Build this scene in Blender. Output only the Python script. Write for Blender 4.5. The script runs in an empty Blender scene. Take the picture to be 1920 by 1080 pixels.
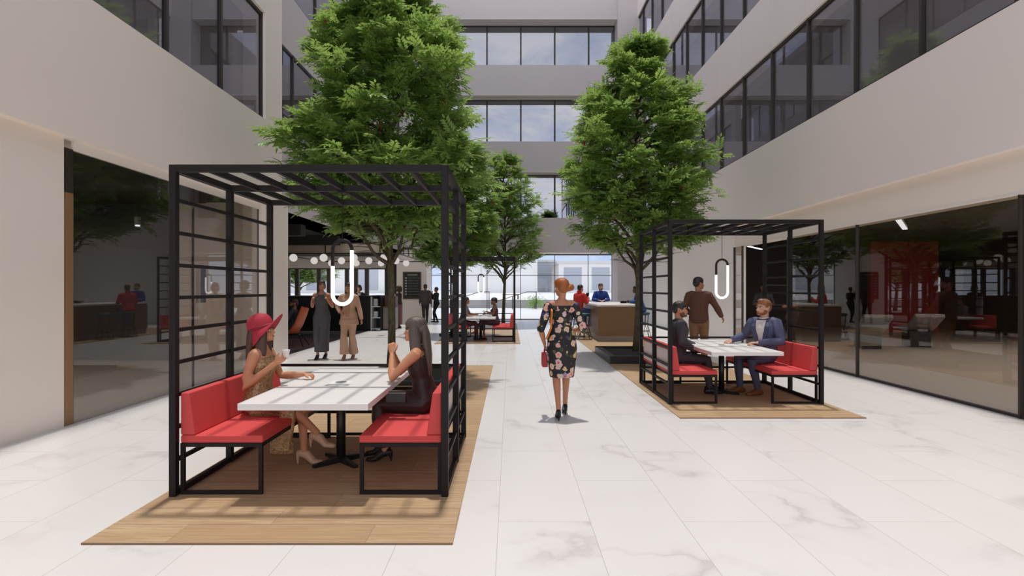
import bpy, math, random
import numpy as np
from math import sin, cos, pi, radians, sqrt
C = bpy.context.scene.collection
random.seed(7); RNG = np.random.default_rng(11)
F, CX, CY, EYE = 1067.0, 957.0, 541.0, 1.6

# ------------------------------------------------------------------ nodes / materials
class NT:
    def __init__(s, m):
        m.use_nodes = True; s.t = m.node_tree; s.n = s.t.nodes; s.l = s.t.links; s.n.clear()
    def new(s, typ, **kw):
        x = s.n.new(typ)
        for k, v in kw.items():
            if k.startswith('i_'): x.inputs[k[2:].replace('_', ' ')].default_value = v
            else: setattr(x, k, v)
        return x
    def math(s, op, a, b=None, c=None, clamp=False):
        x = s.n.new('ShaderNodeMath'); x.operation = op; x.use_clamp = clamp
        for i, v in enumerate((a, b, c)):
            if v is None: continue
            if isinstance(v, (int, float)): x.inputs[i].default_value = v
            else: s.l.new(v, x.inputs[i])
        return x.outputs[0]
    def mix(s, fac, a, b, blend='MIX'):
        x = s.n.new('ShaderNodeMix'); x.data_type = 'RGBA'; x.blend_type = blend
        for sock, v in ((x.inputs[0], fac), (x.inputs[6], a), (x.inputs[7], b)):
            if isinstance(v, (int, float)): sock.default_value = v
            elif isinstance(v, (tuple, list)): sock.default_value = tuple(v) + (1,) * (4 - len(v))
            else: s.l.new(v, sock)
        return x.outputs[2]
    def ramp(s, fac, stops, interp='LINEAR'):
        x = s.n.new('ShaderNodeValToRGB'); x.color_ramp.interpolation = interp
        e = x.color_ramp.elements
        while len(e) < len(stops): e.new(0.5)
        for i, (p, c) in enumerate(stops):
            e[i].position = p; e[i].color = tuple(c) + (1,) * (4 - len(c))
        s.l.new(fac, x.inputs[0]); return x.outputs[0]
    def pos(s, kind='Object'):
        return s.n.new('ShaderNodeTexCoord').outputs[kind]
    def mapping(s, vec, scale=(1, 1, 1), loc=(0, 0, 0), rot=(0, 0, 0)):
        x = s.n.new('ShaderNodeMapping'); x.inputs['Scale'].default_value = scale
        x.inputs['Location'].default_value = loc; x.inputs['Rotation'].default_value = rot
        s.l.new(vec, x.inputs['Vector']); return x.outputs[0]
    def noise(s, vec, scale, detail=3, rough=.5, dist=0.0, out='Fac'):
        x = s.n.new('ShaderNodeTexNoise'); x.inputs['Scale'].default_value = scale
        x.inputs['Detail'].default_value = detail; x.inputs['Roughness'].default_value = rough
        x.inputs['Distortion'].default_value = dist
        if vec is not None: s.l.new(vec, x.inputs['Vector'])
        return x.outputs[out]
    def bsdf(s, color, rough=.5, metal=0.0, spec=.5, bump=None, bump_str=.2, **kw):
        b = s.n.new('ShaderNodeBsdfPrincipled')
        for sock, v in (('Base Color', color), ('Roughness', rough), ('Metallic', metal), ('Specular IOR Level', spec)):
            if isinstance(v, (int, float)): b.inputs[sock].default_value = v
            elif isinstance(v, (tuple, list)): b.inputs[sock].default_value = tuple(v) + (1,) * (4 - len(v))
            else: s.l.new(v, b.inputs[sock])
        if bump is not None:
            bp = s.n.new('ShaderNodeBump'); bp.inputs['Strength'].default_value = bump_str
            bp.inputs['Distance'].default_value = .01
            s.l.new(bump, bp.inputs['Height']); s.l.new(bp.outputs[0], b.inputs['Normal'])
        for k, v in kw.items(): b.inputs[k.replace('_', ' ')].default_value = v
        return b.outputs[0]
    def out(s, sh):
        o = s.n.new('ShaderNodeOutputMaterial'); s.l.new(sh, o.inputs['Surface'])

def plain(name, color, rough=.5, metal=0.0, spec=.5, var=.06, vscale=6.0, bump=0.0, bscale=60.0):
    """Principled with a slight procedural variation of tone and optional fine bump."""
    m = bpy.data.materials.new(name); n = NT(m); p = n.pos()
    v = n.noise(p, vscale, 3)
    d = tuple(c * (1 - var) for c in color); e = tuple(min(1, c * (1 + var)) for c in color)
    col = n.mix(v, d, e)
    b = n.noise(p, bscale, 2) if bump > 0 else None
    n.out(n.bsdf(col, rough, metal, spec, b, bump)); return m

def emit(name, color, strength):
    m = bpy.data.materials.new(name); n = NT(m)
    e = n.new('ShaderNodeEmission'); e.inputs[0].default_value = tuple(color) + (1,); e.inputs[1].default_value = strength
    n.out(e.outputs[0]); return m

def glass(name, tint, r0=.05, refl=(1, 1, 1), k=1.0):
    """thin glazing: tinted see-through plus Schlick reflection, same from both faces"""
    m = bpy.data.materials.new(name); n = NT(m)
    t = n.new('ShaderNodeBsdfTransparent'); t.inputs[0].default_value = tuple(tint) + (1,)
    g = n.new('ShaderNodeBsdfGlossy'); g.inputs[0].default_value = tuple(refl) + (1,); g.inputs['Roughness'].default_value = 0
    ge = n.new('ShaderNodeNewGeometry'); d = n.new('ShaderNodeVectorMath'); d.operation = 'DOT_PRODUCT'
    n.l.new(ge.outputs['Incoming'], d.inputs[0]); n.l.new(ge.outputs['Normal'], d.inputs[1])
    c = n.math('SUBTRACT', 1.0, n.math('ABSOLUTE', d.outputs['Value']), clamp=True)
    f = n.math('MULTIPLY_ADD', n.math('POWER', c, 5.0), k * (1 - r0), r0, clamp=True)
    x = n.new('ShaderNodeMixShader'); n.l.new(f, x.inputs[0]); n.l.new(t.outputs[0], x.inputs[1]); n.l.new(g.outputs[0], x.inputs[2])
    n.out(x.outputs[0]); return m

# ------------------------------------------------------------------ scene-graph helpers
def tag(o, label=None, cat=None, group=None, kind=None):
    if label: o['label'] = label
    if cat: o['category'] = cat
    if group: o['group'] = group
    if kind: o['kind'] = kind
    return o
def empty(name, loc, rz=0.0, label=None, cat=None, group=None):
    o = bpy.data.objects.new(name, None); C.objects.link(o); o.location = loc; o.rotation_euler = (0, 0, rz)
    o.empty_display_size = .2
    return tag(o, label, cat, group)
def link(name, me, mat=None, parent=None, loc=(0, 0, 0)):
    if mat is not None and len(me.materials) == 0: me.materials.append(mat)
    o = bpy.data.objects.new(name, me); C.objects.link(o); o.location = loc
    if parent is not None: o.parent = parent
    return o
def kids(o): return [c for c in bpy.data.objects if c.parent == o]
def copy_tree(o, parent=None):
    c = o.copy(); C.objects.link(c)
    if parent is not None: c.parent = parent
    for ch in kids(o): copy_tree(ch, c)
    return c

class MB:
    """collects shapes, then links them as ONE mesh object"""
    def __init__(s): s.v = []; s.f = []
    def add(s, vs, fs):
        o = len(s.v); s.v += [tuple(map(float, p)) for p in vs]; s.f += [tuple(i + o for i in q) for q in fs]; return s
    def box(s, x0, x1, y0, y1, z0, z1):
        return s.add([(x0, y0, z0), (x1, y0, z0), (x1, y1, z0), (x0, y1, z0), (x0, y0, z1), (x1, y0, z1), (x1, y1, z1), (x0, y1, z1)],
                     [(0, 3, 2, 1), (4, 5, 6, 7), (0, 1, 5, 4), (1, 2, 6, 5), (2, 3, 7, 6), (3, 0, 4, 7)])
    def prism(s, poly, y0, y1, axis='y'):
        n = len(poly)
        def P(a, b, y): return {'y': (a, y, b), 'x': (y, a, b), 'z': (a, b, y)}[axis]
        vs = [P(a, b, y0) for a, b in poly] + [P(a, b, y1) for a, b in poly]
        return s.add(vs, [tuple(range(n)), tuple(range(2 * n - 1, n - 1, -1))] + [(i, i + n, (i + 1) % n + n, (i + 1) % n) for i in range(n)])
    def loft(s, secs, n=16, dome=.45):
        vs, fs = loft(secs, n, dome); return s.add(vs, fs)
    def tube(s, pts, r, n=8, dome=0.0, closed=False):
        vs, fs = tube(pts, r, n, dome, closed); return s.add(vs, fs)
    def ball(s, c, r, n=12, m=8):
        vs, fs = ball(c, r, n, m); return s.add(vs, fs)
    def lathe(s, prof, n=24, c=(0, 0, 0)):
        vs = []; fs = []
        for r, z in prof:
            for i in range(n):
                a = 2 * pi * i / n; vs.append((c[0] + r * cos(a), c[1] + r * sin(a), c[2] + z))
        for k in range(len(prof) - 1):
            for i in range(n):
                j = (i + 1) % n; fs.append((k * n + i, k * n + j, (k + 1) * n + j, (k + 1) * n + i))
        return s.add(vs, fs)
    def build(s, name, mat, parent=None, smooth=False, bevel=0.0, seg=2, loc=(0, 0, 0)):
        me = bpy.data.meshes.new(name); me.from_pydata(s.v, [], s.f); me.validate(); me.update()
        if smooth: me.polygons.foreach_set('use_smooth', [True] * len(me.polygons))
        o = link(name, me, mat, parent, loc)
        if bevel > 0:
            b = o.modifiers.new('b', 'BEVEL'); b.width = bevel; b.segments = seg; b.limit_method = 'ANGLE'; b.angle_limit = radians(40)
            if seg > 1: me.polygons.foreach_set('use_smooth', [True] * len(me.polygons)); b.harden_normals = True
        return o

V = lambda *a: np.array(a, float)
def unit(v):
    v = np.asarray(v, float); l = np.linalg.norm(v); return v / l if l > 1e-9 else v
def loft(secs, n=16, dome=.45):
    """secs: list of (center, side*rx, up*ry) rings, closed with domed caps"""
    vs = []; fs = []
    ang = [2 * pi * i / n for i in range(n)]
    for c, a, b in secs:
        for t in ang: vs.append(np.asarray(c) + np.asarray(a) * cos(t) + np.asarray(b) * sin(t))
    m = len(secs)
    for k in range(m - 1):
        for i in range(n):
            j = (i + 1) % n; fs.append((k * n + i, k * n + j, (k + 1) * n + j, (k + 1) * n + i))
    def cap(k, k2, flip):
        c, a, b = secs[k]; d = unit(np.asarray(c) - np.asarray(secs[k2][0])); r = min(np.linalg.norm(a), np.linalg.norm(b)) * dome
        base = k * n
        ring = []
        if dome > 0:
            for t in ang: ring.append(len(vs)); vs.append(np.asarray(c) + d * r * .75 + (np.asarray(a) * cos(t) + np.asarray(b) * sin(t)) * .72)
            for i in range(n):
                j = (i + 1) % n; q = (base + i, base + j, ring[j], ring[i]); fs.append(q[::-1] if flip else q)
        else: ring = [base + i for i in range(n)]
        p = len(vs); vs.append(np.asarray(c) + d * r)
        for i in range(n):
            j = (i + 1) % n; q = (ring[i], ring[j], p); fs.append(q[::-1] if flip else q)
    cap(0, 1, True); cap(m - 1, m - 2, False)
    return vs, fs
def frame_chain(pts, ref=None):
    pts = [np.asarray(p, float) for p in pts]; out = []; s = None
    for i, p in enumerate(pts):
        t = unit(pts[min(i + 1, len(pts) - 1)] - pts[max(i - 1, 0)])
        r = np.asarray(ref, float) if ref is not None else (s if s is not None else (V(1, 0, 0) if abs(t[0]) < .8 else V(0, 1, 0)))
        s = unit(r - t * np.dot(r, t)); out.append((p, s, np.cross(t, s)))
    return out
def chain(pts, rad, n=12, ref=None, dome=.6):
    """rounded limb; rad entries r or (ra, rb)"""
    fr = frame_chain(pts, ref); secs = []
    for (p, a, b), r in zip(fr, rad):
        ra, rb = r if isinstance(r, (tuple, list)) else (r, r); secs.append((p, a * ra, b * rb))
    return loft(secs, n, dome)
def tube(pts, r, n=8, dome=0.0, closed=False):
    if closed:
        fr = frame_chain(list(pts) + [pts[0]]); vs = []; fs = []; m = len(pts)
        P = [np.asarray(p, float) for p in pts]
        for i, p in enumerate(P):
            t = unit(P[(i + 1) % m] - P[i - 1]); ref = V(0, 1, 0) if abs(t[1]) < .8 else V(1, 0, 0)
            a = unit(ref - t * np.dot(ref, t)); b = np.cross(t, a)
            for k in range(n): q = 2 * pi * k / n; vs.append(p + (a * cos(q) + b * sin(q)) * r)
        for i in range(m):
            for k in range(n):
                j = (i + 1) % m; l = (k + 1) % n; fs.append((i * n + k, i * n + l, j * n + l, j * n + k))
        return vs, fs
    rr = r if isinstance(r, (list, tuple)) else [r] * len(pts)
    return chain(pts, rr, n, None, dome)
def ball(c, r, n=12, m=8, rot=None):
    r = (r, r, r) if isinstance(r, (int, float)) else r; vs = []; fs = []
    for k in range(1, m):
        th = pi * k / m
        for i in range(n):
            ph = 2 * pi * i / n; vs.append(V(r[0] * sin(th) * cos(ph), r[1] * sin(th) * sin(ph), r[2] * cos(th)))
    top = len(vs); vs.append(V(0, 0, r[2])); bot = len(vs); vs.append(V(0, 0, -r[2]))
    for k in range(m - 2):
        for i in range(n):
            j = (i + 1) % n; fs.append((k * n + i, (k + 1) * n + i, (k + 1) * n + j, k * n + j))
    for i in range(n):
        j = (i + 1) % n; fs.append((top, i, j)); fs.append((bot, (m - 2) * n + j, (m - 2) * n + i))
    if rot is not None: vs = [rot @ p for p in vs]
    return [p + np.asarray(c) for p in vs], fs

QUEUE = []
def remesh_later(obj, prims, voxel, smooth=3):
    vs = []; fs = []
    for a, b in prims:
        o = len(vs); vs += [tuple(p) for p in a]; fs += [tuple(i + o for i in q) for q in b]
    me = bpy.data.meshes.new('tmp'); me.from_pydata(vs, [], fs); me.update()
    t = bpy.data.objects.new('tmp', me); C.objects.link(t)
    r = t.modifiers.new('r', 'REMESH'); r.mode = 'VOXEL'; r.voxel_size = voxel; r.use_smooth_shade = True
    if smooth: s = t.modifiers.new('s', 'SMOOTH'); s.factor = .5; s.iterations = smooth
    QUEUE.append((obj, t))
def flush_remesh():
    dg = bpy.context.evaluated_depsgraph_get(); dg.update()
    for obj, t in QUEUE:
        me = bpy.data.meshes.new_from_object(t.evaluated_get(dg), depsgraph=dg)
        me.name = obj.name; me.materials.clear()
        for m in obj.data.materials: me.materials.append(m)
        me.polygons.foreach_set('use_smooth', [True] * len(me.polygons))
        old = obj.data; obj.data = me; bpy.data.meshes.remove(old)
    for obj, t in QUEUE:
        me = t.data; bpy.data.objects.remove(t); bpy.data.meshes.remove(me)
    QUEUE.clear()
# ------------------------------------------------------------------ materials
def marble():
    m = bpy.data.materials.new('marble_tile'); n = NT(m); p = n.pos()
    sx = n.new('ShaderNodeSeparateXYZ'); n.l.new(p, sx.inputs[0]); X, Y = sx.outputs[0], sx.outputs[1]
    u = n.math('DIVIDE', n.math('ADD', X, .083), .631); col = n.math('FLOOR', u); fu = n.math('FRACT', u)
    off = n.math('MULTIPLY', n.math('PINGPONG', col, 1.0), .5)
    v = n.math('ADD', n.math('DIVIDE', n.math('SUBTRACT', Y, 3.907), 1.677), off); row = n.math('FLOOR', v); fv = n.math('FRACT', v)
    du = n.math('MULTIPLY', n.math('MINIMUM', fu, n.math('SUBTRACT', 1.0, fu)), .631)
    dv = n.math('MULTIPLY', n.math('MINIMUM', fv, n.math('SUBTRACT', 1.0, fv)), 1.677)
    d = n.math('MINIMUM', du, dv)
    grout = n.math('LESS_THAN', d, .0022)
    cb = n.new('ShaderNodeCombineXYZ'); n.l.new(col, cb.inputs[0]); n.l.new(row, cb.inputs[1])
    wn = n.new('ShaderNodeTexWhiteNoise'); wn.noise_dimensions = '2D'; n.l.new(cb.outputs[0], wn.inputs['Vector'])
    va = n.new('ShaderNodeVectorMath'); va.operation = 'MULTIPLY_ADD'
    n.l.new(wn.outputs['Color'], va.inputs[0]); va.inputs[1].default_value = (9, 9, 9); n.l.new(p, va.inputs[2])
    q = va.outputs[0]
    wob = n.noise(q, 1.1, 5, .6, out='Color')
    vb = n.new('ShaderNodeVectorMath'); vb.operation = 'MULTIPLY_ADD'
    n.l.new(wob, vb.inputs[0]); vb.inputs[1].default_value = (1.1, 1.1, 1.1); n.l.new(q, vb.inputs[2])
    n1 = n.noise(vb.outputs[0], .8, 2, .5)
    vein = n.math('ABSOLUTE', n.math('SUBTRACT', n1, .5))
    fine = n.ramp(vein, [(0, (1, 1, 1)), (.008, (.55, .55, .55)), (.03, (.12, .12, .12)), (.09, (0, 0, 0))])
    msk = n.ramp(n.noise(q, .75, 2), [(.47, (0, 0, 0)), (.62, (1, 1, 1))])
    vf = n.math('MULTIPLY', fine, msk)
    cloud = n.noise(q, .6, 4)
    base = n.mix(cloud, (.655, .625, .605), (.705, .69, .675))
    c = n.mix(n.math('MULTIPLY', vf, .50), base, (.37, .335, .325))
    c = n.mix(n.math('MULTIPLY', grout, .62), c, (.32, .29, .27))
    n.out(n.bsdf(c, n.math('MULTIPLY_ADD', grout, .4, .3), 0, .28)); return m

def planks():
    m = bpy.data.materials.new('oak_planks'); n = NT(m); p = n.pos()
    sx = n.new('ShaderNodeSeparateXYZ'); n.l.new(p, sx.inputs[0]); X, Y = sx.outputs[0], sx.outputs[1]
    v = n.math('DIVIDE', Y, .282); row = n.math('FLOOR', v); fv = n.math('FRACT', v)
    wn = n.new('ShaderNodeTexWhiteNoise'); wn.noise_dimensions = '1D'; n.l.new(row, wn.inputs['W'])
    u = n.math('ADD', n.math('DIVIDE', X, 1.25), wn.outputs['Value']); col = n.math('FLOOR', u); fu = n.math('FRACT', u)
    dv = n.math('MULTIPLY', n.math('MINIMUM', fv, n.math('SUBTRACT', 1.0, fv)), .282)
    du = n.math('MULTIPLY', n.math('MINIMUM', fu, n.math('SUBTRACT', 1.0, fu)), 1.25)
    gap = n.math('LESS_THAN', n.math('MINIMUM', n.math('MULTIPLY', dv, .8), n.math('MULTIPLY', du, 1.6)), .0026)
    cb = n.new('ShaderNodeCombineXYZ'); n.l.new(row, cb.inputs[0]); n.l.new(col, cb.inputs[1])
    wc = n.new('ShaderNodeTexWhiteNoise'); wc.noise_dimensions = '2D'; n.l.new(cb.outputs[0], wc.inputs['Vector'])
    va = n.new('ShaderNodeVectorMath'); va.operation = 'MULTIPLY_ADD'
    n.l.new(wc.outputs['Color'], va.inputs[0]); va.inputs[1].default_value = (7, 7, 7); n.l.new(p, va.inputs[2])
    g = n.noise(n.mapping(va.outputs[0], (1.2, 22, 1)), 2.2, 6, .62, .6)
    c = n.mix(wc.outputs['Value'], (.42, .285, .165), (.51, .375, .225))
    c = n.mix(n.ramp(g, [(.35, (0, 0, 0)), (.62, (1, 1, 1))]), (.37, .235, .13), c)
    c = n.mix(n.math('MULTIPLY', gap, .75), c, (.16, .09, .045))
    n.out(n.bsdf(c, .5, 0, .3, g, .06)); return m

def floral():
    m = bpy.data.materials.new('floral_cotton'); n = NT(m); p = n.pos()
    w = n.noise(p, 24, 2, out='Color')
    va = n.new('ShaderNodeVectorMath'); va.operation = 'MULTIPLY_ADD'; n.l.new(w, va.inputs[0])
    va.inputs[1].default_value = (.055, .055, .055); n.l.new(p, va.inputs[2])
    def vor(scale, seed):
        x = n.new('ShaderNodeTexVoronoi'); x.inputs['Scale'].default_value = scale; x.inputs['Randomness'].default_value = .85
        n.l.new(n.mapping(va.outputs[0], loc=(seed, seed * 1.7, seed * .6)), x.inputs['Vector'])
        sp = n.new('ShaderNodeSeparateColor'); n.l.new(x.outputs['Color'], sp.inputs[0])
        return x.outputs['Distance'], sp.outputs[0], sp.outputs[1]
    col = n.mix(0.0, (.022, .02, .022), (.022, .02, .022))
    d, r, g = vor(15, 3.1)       # leaves
    lf = n.math('MULTIPLY', n.math('LESS_THAN', d, .36), n.math('GREATER_THAN', r, .25))
    col = n.mix(lf, col, n.ramp(g, [(0, (.05, .075, .035)), (.5, (.16, .10, .05)), (.8, (.06, .06, .14)), (1, (.3, .12, .08))], 'CONSTANT'))
    d, r, g = vor(11.5, 0.4)      # blooms
    bl = n.math('MULTIPLY', n.math('LESS_THAN', d, .45), n.math('GREATER_THAN', r, .14))
    petal = n.ramp(g, [(0, (.70, .55, .42)), (.3, (.72, .42, .38)), (.55, (.62, .50, .24)), (.75, (.66, .48, .50)), (.93, (.30, .24, .42))], 'CONSTANT')
    petal = n.mix(n.ramp(d, [(.1, (0, 0, 0)), (.42, (1, 1, 1))]), n.mix(.5, petal, (.60, .22, .16)), petal)
    col = n.mix(bl, col, petal)
    ct = n.math('MULTIPLY', n.math('LESS_THAN', d, .14), n.math('GREATER_THAN', r, .14))
    col = n.mix(ct, col, n.ramp(r, [(.3, (.62, .05, .04)), (.6, (.75, .50, .06)), (.8, (.10, .04, .02))], 'CONSTANT'))
    n.out(n.bsdf(col, .6, 0, .3)); return m

def leafmat(name, a, b, tr):
    m = bpy.data.materials.new(name); n = NT(m); p = n.pos()
    v = n.noise(p, 1.6, 4, .65)
    c = n.mix(n.ramp(v, [(.3, (0, 0, 0)), (.7, (1, 1, 1))]), a, b)
    bs = n.bsdf(c, .42, 0, .45)
    t = n.new('ShaderNodeBsdfTranslucent'); n.l.new(n.mix(.5, c, tr), t.inputs[0])
    x = n.new('ShaderNodeMixShader'); x.inputs[0].default_value = .45; n.l.new(bs, x.inputs[1]); n.l.new(t.outputs[0], x.inputs[2])
    n.out(x.outputs[0]); return m

def bark():
    m = bpy.data.materials.new('bark'); n = NT(m); p = n.pos()
    g = n.noise(n.mapping(p, (14, 14, 3)), 2.5, 5, .6)
    c = n.ramp(g, [(.3, (.05, .042, .025)), (.7, (.155, .13, .08))])
    n.out(n.bsdf(c, .85, 0, .2, g, .5)); return m

def sparkle():
    m = bpy.data.materials.new('gold_sequin_fabric'); n = NT(m); p = n.pos()
    x = n.new('ShaderNodeTexVoronoi'); x.inputs['Scale'].default_value = 90; n.l.new(p, x.inputs['Vector'])
    sp = n.new('ShaderNodeSeparateColor'); n.l.new(x.outputs['Color'], sp.inputs[0])
    c = n.mix(sp.outputs[0], (.24, .13, .06), (.50, .33, .16))
    n.out(n.bsdf(c, n.math('MULTIPLY_ADD', sp.outputs[1], .4, .3), .25, .5, x.outputs['Distance'], .3)); return m

M = {}
def mats():
    M['marble'] = marble(); M['planks'] = planks(); M['floral'] = floral(); M['bark'] = bark(); M['gold'] = sparkle()
    M['leaf'] = leafmat('leaf_green', (.115, .215, .045), (.31, .47, .105), (.48, .66, .16))
    M['wall'] = plain('warm_plaster', (.91, .82, .735), .8, var=.02, vscale=.5)
    M['wallc'] = plain('cool_plaster', (.60, .545, .53), .8, var=.02, vscale=.5)
    M['wallr'] = plain('pale_panel', (.92, .83, .785), .6, var=.02, vscale=.5)
    M['trim'] = plain('white_trim', (.90, .85, .80), .6, var=.02)
    M['frame'] = plain('bronze_window_frame', (.045, .037, .032), .45, .3)
    M['black'] = plain('black_powder_coat', (.013, .0098, .0094), .55, 0, .25, var=.15)
    M['blk2'] = plain('black_laminate', (.012, .012, .013), .4)
    M['red'] = plain('red_upholstery', (.62, .072, .070), .62, 0, .3, var=.05, bump=.08, bscale=250)
    M['pale'] = plain('pale_back_board', (.66, .56, .54), .6)
    M['white'] = plain('white_laminate', (.80, .78, .76), .35, var=.01)
    M['grey'] = plain('grey_plastic', (.22, .22, .22), .4)
    M['glassL'] = glass('storefront_glass', (.80, .78, .76), .06)
    M['glassR'] = glass('storefront_glass_brown', (.78, .745, .715), .06)
    M['glassU'] = glass('tinted_upper_glass', (.80, .79, .80), .11, (.86, .88, .98))
    M['glassB'] = glass('mirror_glass', (.40, .40, .43), .285, (.93, .95, 1.0))
    M['glassG'] = glass('clear_glass', (.94, .955, .965), .015)
    M['darkwall'] = plain('charcoal_wall', (.045, .045, .048), .7)
    M['darkceil'] = plain('charcoal_ceiling', (.035, .032, .03), .8)
    M['carpet'] = plain('charcoal_carpet', (.06, .052, .053), .95, var=.2, vscale=40)
    M['rug'] = plain('red_brown_rug', (.16, .07, .055), .95, var=.2, vscale=30)
    M['gymred'] = plain('red_wall_panel', (.36, .035, .03), .6)
    M['jamb'] = plain('copper_brown_jamb', (.30, .17, .08), .5, .2)
    M['tube'] = emit('lit_tube', (1, .97, .95), 3.2)
    M['strip'] = emit('lit_strip', (.9, .95, 1), 1.6)
    M['globe'] = emit('opal_glass_globe', (1, .93, .86), .62)
    M['barwood'] = plain('walnut_bar_front', (.185, .102, .048), .5, var=.1, vscale=3)
    M['kick'] = plain('brushed_kick_plate', (.25, .22, .19), .4, .3)
    M['teal'] = plain('teal_vinyl', (.01, .055, .075), .5)
    M['orange'] = plain('rust_orange_leather', (.42, .085, .02), .55, bump=.1)
    M['brown'] = plain('brown_wood', (.13, .065, .032), .5, var=.15)
    M['board'] = plain('chalkboard', (.03, .035, .03), .8, var=.2)
    M['chalk'] = plain('chalk', (.42, .43, .41), .9)
    M['soil'] = plain('dark_soil', (.035, .028, .024), .95, var=.4, vscale=30, bump=.5)
    M['plaza'] = plain('pale_paving', (.62, .61, .60), .7, var=.03)
    M['conc'] = plain('grey_concrete', (.36, .35, .34), .8)
    M['pavil'] = plain('pale_facade', (.78, .76, .74), .8)
    M['pavil2'] = plain('blue_grey_facade', (.40, .43, .48), .6)
    M['berry'] = plain('red_seed_cluster', (.32, .02, .02), .5)
    M['steel'] = plain('dark_steel', (.05, .047, .045), .4, .6)
    M['paper'] = plain('paper_white', (.75, .74, .72), .7)
    M['blind'] = plain('grey_office_interior', (.56, .52, .50), .8)
    M['tile'] = plain('pale_interior_tile', (.62, .57, .53), .4, var=.06)
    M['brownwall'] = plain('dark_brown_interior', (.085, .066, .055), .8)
    M['lath'] = plain('beige_woven_board', (.62, .52, .40), .8, var=.12, vscale=14, bump=.3, bscale=60)
    M['bright'] = plain('bounce_lit_plaster', (.95, .90, .86), .8, var=.01, vscale=.5)  # wall plaster made paler, painting in light bounced off the sunlit floor
# ------------------------------------------------------------------ trees
def leaf_cloud(P, spread, nper, size=.085):
    """clusters of small folded leaflets round each point"""
    vs = []; fs = []
    for p in P:
        for _ in range(nper):
            c = p + RNG.normal(0, .12 * spread, 3); d = unit(RNG.normal(0, 1, 3) + V(0, 0, .4)); s = unit(np.cross(d, RNG.normal(0, 1, 3)))
            n = np.cross(d, s); L = size * RNG.uniform(.8, 1.3); k = len(vs)
            vs += [c, c + d * L * .5 + s * L * .3 + n * L * .08, c + d * L, c + d * L * .5 - s * L * .3 + n * L * .08]
            fs += [(k, k + 1, k + 2), (k, k + 2, k + 3)]
    return vs, fs

def crown_r(z):
    return np.interp(z, [2.0, 2.6, 3.3, 4.3, 5.3, 6.2, 6.9, 7.35, 7.6], [.4, 1.2, 1.7, 1.68, 1.48, 1.12, .72, .42, .1])

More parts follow.
